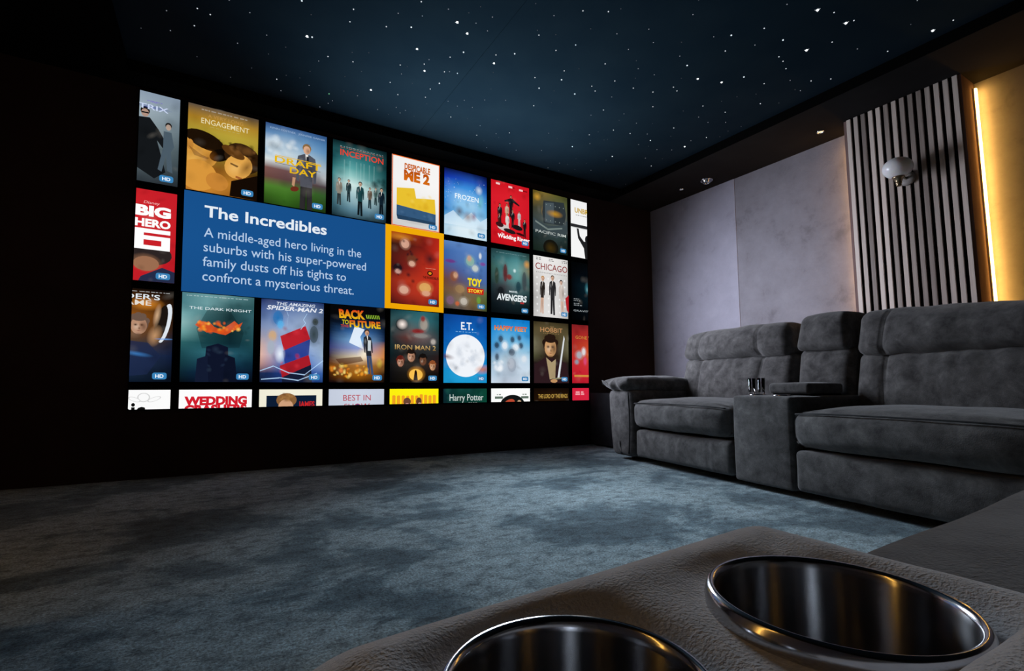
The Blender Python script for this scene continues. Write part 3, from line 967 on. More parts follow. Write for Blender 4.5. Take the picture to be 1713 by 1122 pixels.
        for sx in (-.4, .36):
            s.e(shade, *q(sx, -.10), rx * .34, ry * .22, rot, .95, True)
            s.p('1c120c', [q(sx - .15, -.09), q(sx, -.13), q(sx + .15, -.09), q(sx, -.03)], .8)
        s.e(shade, *q(.06, .30), rx * .18, ry * .20, rot, .8, True)
        s.e('7c3c30', *q(0, .58), rx * .30, ry * .10, rot, .85, True)
        s.e(shade, *q(0, .95), rx * .7, ry * .22, rot, .7, True)
    def t(s, txt, xc, yb, w, h, col, bold=0.0, shear=0.0, align='c', grad=None):
        """text of width w and capital height h standing on the baseline yb"""
        ps, x0, x1 = text_polys(txt, bold, shear)
        left = xc - w / 2 if align == 'c' else xc
        s.k += 1
        c = (*srgb(col), 1.0)
        g = (*srgb(grad), 1.0) if grad else c
        for poly in ps:
            P = [(left + (x - x0) / (x1 - x0) * w, yb - y / 0.70 * h) for x, y in poly]
            C = [tuple(c[k] + (g[k] - c[k]) * max(0, min(1, y / 0.70)) for k in range(4)) for x, y in poly]
            s.raw(P, C, s.k, True)
        if s.mode == 'title':
            s.build('lettering', s.parent)
    def grain(s, seed, n=26):
        rg = random.Random(seed)
        for i in range(n):
            r = rg.uniform(.04, .13)
            s.e('000000' if i % 4 else 'fff4e4', rg.random(), rg.random(), r, r * rg.uniform(.3, .9), rg.uniform(0, 180), rg.uniform(.08, .26) if i % 4 else rg.uniform(.02, .06), True, 10)
    def build(s, name, parent):
        if not s.F:
            s.reset()
            return None
        me = bpy.data.meshes.new(name)
        me.from_pydata([tuple(v) for v in s.V], [], s.F)
        at = me.color_attributes.new('Col', 'FLOAT_COLOR', 'POINT')
        at.data.foreach_set('color', [x for c in s.C for x in c])
        me.materials.append(M['picture'])
        me.update()
        o = bpy.data.objects.new(name, me)
        COL.objects.link(o)
        o.parent = parent
        s.reset()
        return o

def tile(c, r, label, art, title=None, badge=True, grain=True):
    A = Art(c, r, 0.9017, 0.921)
    A.mode = 'art'
    art(A)
    if grain and (c, r) not in ((0, 3), (1, 3), (2, 3), (3, 3), (4, 3), (6, 3), (8, 3), (4, 0), (8, 0), (7, 1)):
        A.grain(c * 10 + r)
    if title:
        title(A)
    o = A.build('poster_tile', scr)
    o['label'] = label
    if title:
        A.mode, A.parent = 'title', o
        title(A)
    A.mode = 'all'
    A.reset()
    if badge:
        A.rr('3a82b8', 0.765, 0.900, 0.945, 0.972)
        A.t('HD', 0.855, 0.955, 0.105, 0.036, 'eef6ff', 0.03)
        A.build('hd_badge', o)
    return o

def names(A, y, x0, x1, col, n=4, h=0.008, seed=1, a=0.8):
    """rows of credits too small to read: short strokes"""
    rg = random.Random(seed)
    x = x0
    while x < x1 - 0.02:
        w = rg.uniform(0.02, 0.07)
        A.r(col, x, y, min(x + w, x1), y + h, a)
        x += w + rg.uniform(0.008, 0.03)

# ---- row 0
def a(A):
    A.bg(['76869a 8c9cae 8494a6', '7a8a98 a0b0ba 7e8e98', '56646e 8a9aa0 66767e', '3a464e 6a7a80 4c5a60', '2a333a 4e5a60 3a464c', '1c2226 30383e 22292e'])
    A.p('14171a', [(.40, .30), (.62, .28), (.74, .40), (.86, .56), (.80, .60), (.72, .52), (.84, .86), (.70, .95), (.4, .82)])
    A.e('1a1816', .56, .215, .058, .050)
    A.e('b09080', .56, .238, .048, .045)
    A.p('101214', [(.515, .228), (.605, .226), (.605, .242), (.515, .244)])
    A.p('4a5a66', [(.80, .40), (.90, .40), (.94, .56), (.90, .62), (.93, .86), (.86, .84), (.84, .66), (.79, .86), (.74, .84), (.80, .58)])
    A.e('22201e', .86, .330, .042, .036)
    A.e('b8a090', .86, .348, .034, .034)
def b(A):
    A.e('3040a0', .66, .165, .26, .022, 0, .7, True)
    A.t('MATRIX', .545, .195, .62, .055, 'c8d4f0', .012)
    A.t('THE', .66, .115, .10, .02, '7a70c0', .01)
    names(A, .095, .58, .80, '7a70c0', seed=3)
tile(0, 0, 'grey poster with two dark coated figures, cut by the left edge of the screen', a, b)

def a(A):
    A.bg(['5a4c3e 5e5042 5a4c3e 54463a', 'a87c24 b08428 b88c2c a8802a', 'a89030 b09a34 b8a038 b09834', '988a2a a09030 a89a34 a08c30', '5c4c16 7a6420 8a7024 705818', 'a86c20 9a6420 8a5a1c 3a2408', 'c8842c d08c30 b87828 241404', 'b87428 c07c2c 8a5418 120a04'])
    A.blobs('3c3810 4c4414', 12, .35, .36, 1.0, .42, .02, .05, 5, .8)
    # a man's dark head and a sleeping woman's head, in plain golden shapes
    A.e('d89a40', .17, .55, .26, .20, 20)
    A.e('1c1006', .24, .40, .28, .10, 18)
    A.e('c88838', .04, .48, .045, .06)
    A.e('0e0804', .45, .54, .10, .11, 60)
    A.e('2e1c0c', .78, .52, .28, .17, 32)
    A.e('e0a44c', .72, .63, .19, .16, 35)
    A.e('5c3814', .64, .47, .18, .055, 25)
    A.e('f0c070', .66, .66, .12, .10, 30, .6, True)
    A.e('4a2408', .84, .62, .10, .16, 30, .7, True)
    A.e('8a5018', .30, .60, .14, .12, 20, .6, True)
    A.e('f0c060', .10, .66, .14, .10, 0, .5, True)
    A.e('6a3810', .40, .74, .16, .07, 20, .6, True)
    A.blobs('6a4420 84582c 1c0e04', 16, .58, .40, .98, .56, .03, .09, 8, .6)
    A.p('3a1e0a', [(.60, .60), (.72, .625), (.70, .645), (.60, .62)], .8)
    A.p('8a3c20', [(.68, .745), (.78, .76), (.75, .785), (.68, .77)], .8)
    A.e('d8963c', .16, .82, .26, .18, -20)
    A.e('c88434', .42, .86, .16, .10, 30)
    A.p('140a04', [(.62, .82), (1, .70), (1, 1), (.60, 1)])
    A.p('5c3410', [(.02, .50), (.2, .58), (.3, .60), (.28, .62), (.1, .60)], .5)
def b(A):
    names(A, .045, .18, .86, 'a89c8c', seed=4, h=.014)
    A.t('A VERY LONG', .52, .135, .50, .040, 'c09048', 0)
    A.t('ENGAGEMENT', .52, .215, .68, .062, 'e8dcae', .004)
    names(A, .235, .30, .72, 'b8a860', seed=6)
tile(1, 0, 'golden poster with two sleeping heads', a, b)

def a(A):
    A.bg(['2c4a7c 34568a 34588c 2c4c7c', '5c86b4 6c94bc 5c88b4 4878a8', 'b8ccdc a4bcd0 7ca4c8 5c8cb8', '8cb0cc c4d4de a8c0d0 7ca0bc', 'd8e0e0 c8d4d8 b8c8d0 a8b8c4', '7a5450 6c4c4c 7a6a6c b4b8bc', '6a4840 5c4040 544040 4c4044', '4c7c2c 4a7a2c 386424 33582a', '345c1c 3a6a20 2c5018 28481c', '223c12 2c5418 1c3810 1a300e'])
    A.blobs('e8f0f4 dce8f0', 10, .0, .16, .5, .36, .06, .14, 9, .55)
    A.person(.665, .165, .95, '50525c', 'd8a888', '8a6a44', '2c2a2c', 1.25)
    A.p('23252c', [(.66, .32), (.70, .32), (.705, .44), (.655, .44)])
    A.p('c09070', [(.44, .62), (.49, .62), (.47, .74), (.43, .72)])
    A.e('6a2c1c', .475, .765, .045, .05, 70)
def b(A):
    A.t('KEVIN COSTNER   JENNIFER GARNER', .52, .07, .90, .022, '9cb4d4', 0)
    A.t('DRAFT', .53, .475, .76, .075, 'e8b814', .02)
    A.r('e8b814', .16, .385, .90, .393)
    A.t('DAY', .61, .575, .44, .075, 'e8b814', .02)
    A.r('5a4008', .16, .482, .90, .487)
tile(2, 0, 'sports film poster with a man in a grey suit over green turf', a, b)

def a(A):
    A.bg(['081c20 0c2428 0c2428 081a1e', '1c4a4e 24585c 2a6064 123438', '14444a 3c8488 2c7074 0c2c30', '246468 5ca4a4 3c8080 124044', '3c8488 98ccc8 5c9898 1a4a4e', '3c7478 d0e8e4 a8ccc8 2c5a60', '3c6870 a8c8cc b8d0d0 4c6c74', '34606a 84aab4 94b4bc 34545e', '2c505c 5c8494 5c8090 243c48', '14282e 2c4854 243c46 101e26'])
    for x in (.2, .3, .42, .5, .56, .66, .75):
        A.p('bce0dc', [(x, .24), (x + .02, .24), (x + .015, .56), (x, .56)], .16)
    A.blobs('0a2c2e 0e3436', 10, .75, .38, 1, .58, .05, .10, 4, .7)
    for x, y, h, c, l in ((.12, .50, .36, '8a8478', '30383a'), (.29, .50, .30, '22363a', '14242a'), (.50, .50, .46, '1c4448', '0c1418'), (.68, .55, .29, '6a5a4c', '1c3038'), (.79, .54, .24, '44605e', '24383c'), (.90, .53, .40, '10202c', '0a141c')):
        A.person(x, y, h, c, 'c8a890', '2c2018', l, 1.1)
def b(A):
    names(A, .075, .12, .92, 'a8b8b8', seed=8, h=.006)
    names(A, .095, .12, .92, 'e87860', seed=9, h=.005)
    A.t('INCEPTION', .52, .205, .80, .078, 'e8402c', .012)
tile(3, 0, 'teal poster with six small figures in suits on a wet street', a, b)

def a(A):
    A.bg(['f2f0ee f6f4f2', 'f4f2f0 f8f6f4', 'e8e6e4 f0eeec', 'c8c8c8 d4d4d4'])
    # plain yellow and blue colour fields stand in for the picture
    A.p('e8c030', [(.10, .46), (.46, .42), (.50, .56), (.90, .52), (.92, .74), (.10, .70)])
    A.p('34587c', [(.10, .70), (.92, .74), (.92, .86), (.10, .84)])
    A.p('24405c', [(.10, .84), (.92, .86), (.92, .90), (.12, .90)])
    A.blobs('f4d860 d8a820', 10, .15, .48, .88, .70, .05, .09, 3, .5)
    A.blobs('507498 2a4c70', 10, .15, .74, .88, .86, .04, .08, 4, .5)
    A.e('b0b0b0', .5, .92, .42, .03, 0, .6, True)
    for q in ((0, 0, 1, .012), (0, .988, 1, 1)):
        A.r('e8641c', *q)
    for q in ((0, 0, .018, 1), (.982, 0, 1, 1)):
        A.r('e8641c', *q)
def b(A):
    A.t('DESPICABLE', .52, .175, .54, .085, 'c8600e', .04)
    A.t('ME 2', .51, .325, .54, .135, 'd86c10', .055, 0, 'c', 'b84c0a')
tile(4, 0, 'white poster with orange lettering and an orange edge', a, b)

def a(A):
    A.bg(['080c28 0c1444 0c1850 081038', '1430a0 1c48b4 2454b4 102c84', '1c64cc 3c8cdc 3c90dc 1c5cb0', '3c8cdc 84bcec 74b4e8 3c8cd0', '2c84d4 8cc4ec 9cccec 54a4dc', '2c7cc4 74b4e0 8cc0e4 6cb0e0', '6cb0dc b4d8ec bcdcf0 a4cce8', 'b4d4e8 dcecf4 e0f0f8 c8e0f0', 'a8cce4 d4e8f4 d8ecf4 c0dcec'])
    A.blobs('f4fcff d4f0ff', 30, .02, .12, .98, .5, .006, .014, 11, .9)
    A.p('dceefa', [(.0, .72), (.2, .62), (.42, .74), (.62, .60), (.84, .72), (1, .64), (1, .82), (0, .84)], .6)
    A.e('70c0c8', .84, .42, .09, .16, 8, .75, True)
    A.e('e8f4f8', .80, .24, .10, .08, 0, .75, True)
    A.e('5a3c30', .34, .62, .12, .10, 0, .75, True)
    A.e('8a6450', .54, .68, .15, .10, 0, .7, True)
    A.e('7c2c58', .68, .66, .08, .09, 0, .7, True)
def b(A):
    A.t('FROZEN', .51, .435, .56, .075, 'eef8ff', .012)
tile(5, 0, 'icy blue poster', a, b)

def a(A):
    A.bg(['cc1420 d01824 c81420', 'd81c2a dc202c d01826', 'd81a28 dc1e2a d01826', 'd01622 d81a26 c81420', 'c0121c cc1620 b8101a'])
    sk, hr = 'b07c60', '2a1c14'
    for x, y, h, c in ((.51, .19, .36, '17151a'), (.22, .36, .36, '1c1a20'), (.40, .34, .30, 'c8a48c'), (.55, .42, .30, '1a181c'), (.72, .42, .26, 'c8c4c4'), (.20, .52, .26, '4a1c1c'), (.86, .54, .30, '1c1618'), (.40, .50, .30, 'd8d0cc')):
        A.person(x, y, h, c, sk, hr, c, 1.2)
    A.p('17151a', [(.50, .24), (.32, .30), (.33, .32), (.5, .30)])
    A.p('17151a', [(.52, .24), (.72, .33), (.71, .35), (.52, .30)])
    for x, y, rx, ry, c in ((.30, .74, .16, .05, 'd0c4c0'), (.46, .78, .16, .035, '221a1c'), (.66, .70, .14, .04, '181418'), (.2, .70, .1, .04, '3a1418'), (.74, .80, .12, .02, '3a0a10')):
        A.e(c, x, y, rx, ry, 8)
def b(A):
    for i, (x, n2) in enumerate(((.10, .22), (.42, .58), (.70, .92))):
        A.r('f4d4d4', x, .045 + .012 * i, x + .10, .075 + .012 * i, .9)
        A.r('5a0810', x + .11, .052 + .012 * i, n2, .07 + .012 * i, .8)
    A.t('The', .27, .86, .08, .03, 'ffffff', .02)
    A.t('Wedding Ringer', .56, .91, .84, .060, 'ffffff', .03)
tile(6, 0, 'bright red poster with a crowd of guests in dark suits', a, b)

def a(A):
    A.bg(['5a4c1c 7a6830 5c5828 3c4020', '6c5a24 5c5434 545838 4c5434', '3c3c2c 484c40 585c48 505444', '38403c 4c5450 5a625c 485050', '2c3838 3c4848 444e4c 344242', '1c2a2c 2c3838 304040 20302f', '1a2622 24302e 222c2a 182422', '14201a 1c2a20 16221c 101a16'])
    A.e('e0a838', .12, .10, .12, .08, 0, .7, True)
    A.e('c08c30', .30, .32, .08, .10, 0, .5, True)
    # plain riveted steel plates stand in for the picture
    A.p('2c3438', [(.30, .14), (.90, .10), (.96, .30), (.90, .50), (.30, .52), (.26, .34)])
    A.p('48545a', [(.34, .17), (.60, .14), (.60, .50), (.34, .50)])
    for x in (.38, .50, .64, .76, .88):
        for y in (.2, .46):
            A.e('7c8884', x, y, .012, .010)
    A.e('c8921c', .62, .33, .26, .07, 0, .85, True)
    A.p('3a464a', [(.0, .46), (.42, .56), (.84, .50), (1, .40), (1, .62), (.66, .74), (.0, .66)])
    A.p('86948f', [(.06, .50), (.42, .60), (.84, .54), (.84, .565), (.42, .63), (.06, .53)], .7)
    A.e('14140e', .5, .92, .22, .14)
    A.e('5a4410', .5, .92, .18, .11, 0, .5, True)
def b(A):
    A.t('PACIFIC RIM', .50, .70, .88, .046, 'c8d0cc', .004)
tile(7, 0, 'olive and steel poster of riveted plates', a, b)

def a(A):
    A.bg(['f0f0f0 f4f4f4', 'f6f6f6 f8f8f8'])
    A.r('2a2a2c', 0, .42, 1, .475)
    A.r('c4c4c4', 0, .475, 1, .49, .6)
    A.p('202022', [(.18, .49), (.24, .49), (.28, .62), (.40, .70), (.56, .70), (.9, .72), (.9, 1), (.44, 1), (.40, .82), (.22, .66)])
    A.e('1c1c1e', .5, .66, .06, .07)
def b(A):
    A.t('UNBROKEN', .54, .215, .84, .085, 'c8a018', .03)
    names(A, .25, .16, .60, '6a6a6a', seed=13, h=.012)
tile(8, 0, 'white poster with gold lettering, cut by the right edge of the screen', a, b, False)

# ---- row 1
def a(A):
    A.bg(['c41c26 c82028 c41c28', 'cc222c d0262e c82028', 'c01c26 c82028 c01c26', 'b81a24 c01c26 b41822'])
    # a plain dark and tan cloud of colour stands in for the picture
    A.e('2c2424', .66, .69, .30, .13, 8)
    A.e('a87858', .64, .80, .22, .11, 8, .9, True)
    A.e('9a6c50', .64, .81, .16, .08)
    A.p('242c48', [(.58, .95), (.84, .84), (1, .88), (1, 1), (.55, 1)])
def b(A):
    A.t('Disney', .685, .155, .20, .030, 'f4b8b8', 0, .2)
    A.t('BIG', .71, .285, .44, .105, 'ffffff', .055)
    A.t('HERO', .71, .405, .44, .080, 'ffffff', .045)
    # the broad squared figure six
    A.p('ffffff', [(.49, .43), (.93, .43), (.93, .475), (.60, .475), (.60, .505), (.93, .505), (.93, .655), (.49, .655)])
    A.p('c82028', [(.60, .55), (.82, .55), (.82, .61), (.60, .61)])
tile(0, 1, 'red poster with big white lettering, cut by the left edge of the screen', a, b)

A = Art(0.985, 0.934, 2.911, 1.058)
A.bg(['17508c 174f8b 164d88', '18528f 17508c 164e8a', '164e89 164d88 154b85'])
panel = A.build('info_panel', scr)
panel['label'] = 'blue panel with the film title and story'
A.mode, A.parent = 'title', panel
def line(txt, u0, u1, v, h, col, bold):
    A.t(txt, (u0 - A.u) / A.w, (v - A.v) / A.h, (u1 - u0) / A.w, h / A.h, col, bold, 0, 'l')
A.k = 3
line('The Incredibles', 1.235, 2.926, 1.181, .118, 'e4ecf4', .022)
line('A middle-aged hero living in the', 1.236, 3.485, 1.397, .100, 'b4cce8', 0.003)
line('suburbs with his super-powered', 1.236, 3.568, 1.551, .100, 'b4cce8', 0.003)
line('family dusts off his tights to', 1.232, 3.242, 1.706, .100, 'b4cce8', 0.003)
line('confront a mysterious threat.', 1.232, 3.370, 1.861, .100, 'b4cce8', 0.003)

A = Art(3.896, 0.92, 1.099, 1.07)
A.bg(['eea908 f0ac0a', 'eca406 eeaa08'])
A.k = 1
sel = A.build('selection_frame', scr)
sel['label'] = 'amber yellow frame around the chosen poster'

def a(A):
    A.k = 3
    A.bg(['b05014 a04010 8c2418 b02418', '3c1c14 4c1c14 7c1c16 bc2a1c', '4c1814 6c2018 a0281a c4301e', '3c1412 7c201a b02c1c c4321e', '8c281a b0341e bc321e b82a1c', '7c2018 a83020 b43420 9c241a', '3c1210 6c1c16 8c2418 50140f'])
    A.e('e0902c', .2, .06, .3, .06, 0, .7, True)
    # soft colour patches stand in for the picture
    for x, y, rx, ry, c in ((.28, .15, .13, .10, 'd8a48c'), (.42, .36, .16, .10, '6c3824'), (.42, .42, .10, .06, 'd8a890'), (.13, .50, .14, .09, '16121a'), (.14, .55, .09, .05, 'c8988c'), (.70, .74, .20, .11, 'dca860'), (.72, .82, .14, .06, 'd8a080'), (.26, .80, .15, .09, 'd8a890')):
        A.e(c, x, y, rx, ry, 0, .9, True)
        A.e(c, x, y, rx * .62, ry * .62, 0, .8)
    A.blobs('14101a 2c1414', 9, .08, .10, .6, .85, .03, .06, 6, .8)
    A.e('1c161c', .80, .32, .16, .12, 0, .9, True)
    A.e('14100f', .80, .525, .06, .035)
    A.e('e08c1c', .80, .525, .035, .020)
def b(A):
    names(A, .455, .70, .92, 'e89c80', seed=15, h=.007)
    A.t('THE INCREDIBLES', .81, .61, .34, .035, '2c0f0c', .02)
tile(4, 1, 'red and orange poster inside the yellow frame', a, b)

def a(A):
    A.bg(['5c84bc 5c84c0 6088c4 5c80bc', '3c64a4 4c74b4 5880bc 5078b4', '3c5ca0 4c70ac 507cb4 4c74b0', '5c4c70 4c5c94 4c74b0 486ca8', '6c4430 5c5068 50608c 4868a4', '6c5038 7c5c48 6c6450 5c7048', '504838 7c6c58 746038 4c5c30', '3c3830 5c5450 64503c 3c4828'])
    for x, y, rx, ry, c in ((.60, .26, .16, .12, '8cb4a0'), (.58, .22, .08, .07, 'c89c84'), (.72, .36, .12, .08, 'c8d0c8'), (.84, .16, .05, .07, 'dce0e4'), (.14, .30, .18, .04, '6c3480'), (.90, .28, .10, .04, '7c4494'), (.22, .52, .14, .12, '8a5034'), (.26, .50, .08, .07, 'd0a080'), (.36, .70, .18, .10, 'a08058'), (.14, .88, .14, .10, '7c5c74'), (.45, .88, .13, .09, 'c4bcb0'), (.80, .84, .07, .08, '6c9c3c'), (.30, .92, .07, .05, 'c8643c')):
        A.e(c, x, y, rx, ry, 0, .85, True)
        A.e(c, x, y, rx * .6, ry * .6, 0, .7)
def b(A):
    A.t('TOY', .70, .63, .34, .105, 'f4dc18', .05)
    A.p('c42018', [(.51, .66), (.92, .665), (.91, .755), (.53, .745)])
    A.t('STORY', .72, .732, .34, .048, 'f8e040', .03)
tile(5, 1, 'blue poster with yellow lettering on a red banner', a, b)

def a(A):
    A.bg(['1c3438 244448 2c5054 1c3434', '2c5054 3c7478 4c888c 3c5c54', '34544c 4c8484 6ca4a4 7c7454', '2c4844 4c7478 5c9494 4c6460', '1c3034 3c4044 4c6c70 34504f', '141f24 2a3034 304a4e 1c3034', '0a1216 141e24 142328 0c161a', '060c0e 080e12 080f12 060a0c'])
    A.e('e8a040', .93, .18, .10, .08, 0, .8, True)
    for x, y, rx, ry, c in ((.36, .36, .10, .20, '5c1c20'), (.46, .42, .12, .06, '7c2824'), (.14, .42, .09, .18, '2c3c30'), (.86, .46, .11, .22, '3c4448'), (.70, .56, .12, .12, '1c3a44'), (.24, .66, .16, .10, '14181c')):
        A.e(c, x, y, rx, ry, 0, .9, True)
        A.e(c, x, y, rx * .5, ry * .7, 0, .7)
    A.e('e8ffff', .60, .31, .05, .04, 0, 1, True)
def b(A):
    A.t('MARVEL', .56, .665, .22, .03, 'd8e4e8', .02)
    A.t('AVENGERS', .52, .795, .78, .095, 'eaf2f4', .035, .12)
    A.r('c83030', .74, .805, .84, .83, .8)
    names(A, .05, .12, .9, '7c9ca0', seed=17, h=.006)
tile(6, 1, 'dark teal poster with slanted white lettering', a, b)

def a(A):
    A.bg(['e4e2e0 f0eeec e8e6e4 dcdad8', 'e0dedc e8e6e4 e4e2e0 d4d2d0', 'c8c6c4 e0dedc dcdad8 c4c2c0', 'b8b6b4 e4e2e0 e0dedc bcbab8', 'a8a6a4 d8d6d4 d8d6d4 acaaa8', 'b4b2b0 dcdad8 e0dedc b8b6b4', 'c4c2c0 e0dedc dcdad8 b4b2b0'])
    for j in range(6):
        for i in range(6):
            A.e('ffffff', .10 + .16 * i, .36 + .11 * j, .035, .025, 0, .8, True, 8)
    A.person(.24, .33, .62, '2a2420', 'd8b098', 'b88850', 'd0a890', .8, True, -.05)
    A.person(.53, .30, .66, '2a2a2c', 'd4ac94', '5a4c40', '242426', 1.05)
    A.person(.80, .36, .62, 'c8bcb4', 'dcb8a4', '1c1614', 'd4b4a4', .85, True, .08)
    A.p('b02028', [(.90, .66), (1, .60), (1, .90), (.94, .86)])
def b(A):
    A.t('CHICAGO', .50, .225, .92, .105, '8c2424', .006)
    A.t('DIAMOND EDITION', .50, .285, .88, .020, '8a8888', 0)
    for x in (.06, .42, .80):
        names(A, .03, x, x + .16, '3a3838', seed=int(x * 90), h=.012)
        names(A, .055, x, x + .18, '3a3838', seed=int(x * 95), h=.014)
tile(7, 1, 'white poster with three standing people before round lamps', a, b)

def a(A):
    A.bg(['020304 030506 04080c', '030406 040a10 081820', '03060a 081c26 103440', '030508 061820 0c3440', '020304 040c12 061a22', '020203 030508 040a10'])
    A.e('4ca0b0', .50, .44, .10, .12, 0, .55, True)
    A.e('8cb8c0', .50, .46, .05, .05, 0, .5, True)
def b(A):
    for y, x1 in ((.635, .24), (.665, .30), (.715, .25), (.745, .32)):
        names(A, y, .06, x1, '9aa0a4', seed=int(y * 100), h=.014)
    A.t('GRAVITY', .31, .86, .54, .030, 'a8b0b4', 0)
tile(8, 1, 'black poster with thin white lettering, cut by the right edge of the screen', a, b, False)

# ---- row 2
def a(A):
    A.bg(['0a0806 0e0a08 0c0806', '1c1008 5c3410 1c1008', '3c2410 8c5018 2c1808', '2c1c10 7c4c20 2c1c14', '1c1c28 4c3c30 1c2030', '141c30 2c3c5c 101c38', '0c1420 1c2c44 0c1424', '080c14 0c1828 080e18'])
    A.e('e8902c', .66, .16, .24, .08, 0, .8, True)
    A.e('e8f0f8', .90, .36, .07, .22, 10, .9)
    A.e('1a1410', .85, .37, .07, .21, 10, 1)
    A.e('e0b890', .80, .28, .05, .14, 8, .8, True)
    A.face(.58, .40, .10, .095, 'b88c70', '6a5448', 0)
    A.e('c8986c', .78, .50, .10, .13, 12, .9, True)
    A.p('1c2848', [(.44, .56), (.70, .58), (.86, .72), (.70, .92), (.44, .94)], .8)
    A.e('3c7cc0', .56, .70, .22, .03, 10, .8, True)
    A.e('5c9ce8', .90, .535, .14, .012, 0, .9, True)
def b(A):
    A.t("ENDER'S", .50, .115, .66, .055, 'e4ecf0', .012)
    A.t('GAME', .505, .18, .44, .055, 'e4dcd0', .012)
    names(A, .03, .48, .95, 'b8b8b8', seed=23, h=.007)
tile(0, 2, 'dark poster with a glowing curved visor, cut by the left edge of the screen', a, b)

def a(A):
    A.bg(['4c7c84 6c9ca0 5c8c90 3c6468', '4c8088 6c9ca0 345c60 2c5458', '74a8ac 4c7c80 1c3c40 346068', '8cb8b8 34646a 143034 2c5860', '6ca0a0 245458 102c30 245058', '2c6064 1c4c54 0c2c38 1c4850', '1c4850 2c6470 245868 143c48', '143840 1c4858 143c50 0c2838', '0c2430 0c2440 0c1c38 081828', '060e14 081228 080c24 050a12'])
    A.p('0c2024', [(.20, .40), (.34, .18), (.66, .18), (.86, .42), (.80, .60), (.28, .62)], .45)
    # a plain band of fire
    fire = [(.18, .36), (.24, .30), (.30, .34), (.36, .31), (.44, .37), (.54, .40), (.64, .34), (.72, .29), (.78, .33), (.84, .30), (.80, .37), (.70, .41), (.60, .46), (.52, .45), (.42, .43), (.34, .44), (.26, .40)]
    A.p('d8501c', fire, .9)
    A.blobs('f8a030 f07820 ffd060 e85c18', 34, .22, .32, .80, .43, .02, .05, 21, .9)
    # plain dark tower blocks
    A.p('0e1428', [(.34, .60), (.50, .56), (.64, .60), (.66, 1), (.30, 1)])
    A.p('121a30', [(.22, .74), (.36, .70), (.38, 1), (.20, 1)])
    A.p('0c1224', [(.60, .68), (.74, .72), (.78, 1), (.58, 1)])
    A.blobs('2c3c50 24344c', 8, .34, .62, .66, .9, .03, .07, 8, .5)
def b(A):
    names(A, .03, .06, .95, 'b0c8cc', seed=31, h=.008)
    A.t('THE DARK KNIGHT', .53, .185, .86, .030, 'dce8ec', .006)
tile(1, 2, 'teal poster with a band of orange fire above dark blocks', a, b)

def a(A):
    A.bg(['1c2c5c 243c74 2c4478 1c3060', '44588c 5c74a4 6c84b0 44587c', '5c74a4 7c94c0 8ca0c0 4c5c78', '7c8cb0 94a8cc 94a8c8 64748c', '9c98a8 8ca0c8 8ca4cc 7c8ca4', 'c8a8a0 9cb0d8 94b0dc 8ca0b8', 'e0b4a4 7c98d0 5c84cc 9cb4d0', 'b88c84 4c70b0 3c64b0 8ca8d4', '1c2c50 1c3878 204490 3c64a8', '10182c 182c5c 143068 1c3c78'])
    for x, y, rx, ry, c in ((.26, .22, .13, .14, '1c70b4'), (.30, .30, .08, .08, '58b0e8'), (.86, .24, .08, .07, '2c3428'), (.84, .40, .12, .18, '2c3a3c'), (.18, .44, .10, .10, 'd0a878'), (.16, .58, .09, .14, 'a4b0c0')):
        A.e(c, x, y, rx, ry, 0, .9, True)
        A.e(c, x, y, rx * .6, ry * .6, 0, .6)
    # plain red and blue shapes stand in for the picture
    A.p('b8202c', [(.30, .44), (.70, .30), (.78, .46), (.36, .62)])
    A.p('24388c', [(.34, .62), (.78, .46), (.76, .66), (.38, .78)], .95)
    A.p('a81c28', [(.30, .80), (.76, .66), (.80, .78), (.34, .94)])
    A.p('141c34', [(.34, .94), (.80, .78), (.82, 1), (.34, 1)])
    A.blobs('d83440 8c1420', 8, .3, .34, .8, .86, .04, .08, 12, .5)
    A.e('f0f8ff', .30, .66, .09, .12, 0, .9, True)
    for P in ([(.0, .86), (.2, .80), (.45, .88), (.7, .90), (1, .72)], [(.02, .96), (.3, .94), (.6, .97), (.9, .88)], [(.36, .06), (.42, .18), (.40, .30)], [(.72, .14), (.66, .22), (.70, .26), (.62, .34)]):
        for p0, p1 in zip(P, P[1:]):
            A.p('b8dcff', [p0, p1, (p1[0], p1[1] + .014), (p0[0], p0[1] + .010)], .8)
def b(A):
    A.t('THE AMAZING', .54, .065, .62, .038, 'd8e0ec', .015, .2)
    A.t('SPIDER-MAN 2', .53, .125, .90, .050, 'e8ecf4', .022, .2)
tile(2, 2, 'stormy blue poster with slanting red and blue bands', a, b)

def a(A):
    A.bg(['050506 060608 050506', '060608 08090c 060608', '08101c 0c1c34 08101c', '0c1c34 3c70b0 0c1c34', '142c5c 7cb0e0 1c2c50', '34386c 8c9cd0 b87848', '3c2c30 e0d0b0 d0803c', '6c3c14 a87030 8c5c28', '3c1c08 a86414 2c1c10', '08060a 2c1408 060608'])
    A.p('e8f4ff', [(.34, .48), (.44, .26), (.62, .30), (.54, .40), (.60, .56), (.40, .50)], .9)
    A.e('fff4d8', .62, .62, .14, .10, 0, .9, True)
    A.person(.70, .30, .60, '23262c', 'd0a080', '3a2818', '3c4c6c', .95, True, .14)
    A.p('c8d0d4', [(.68, .44), (.74, .44), (.74, .58), (.68, .58)])
    A.blobs('f8b838 f09028 ffe078 e87818', 40, .04, .78, .66, .93, .02, .06, 14, .85)
    A.p('4c2008', [(.10, .70), (.55, .66), (.60, .72), (.20, .78)], .7)
    A.e('d8c040', .90, .74, .07, .08, 0, .7, True)
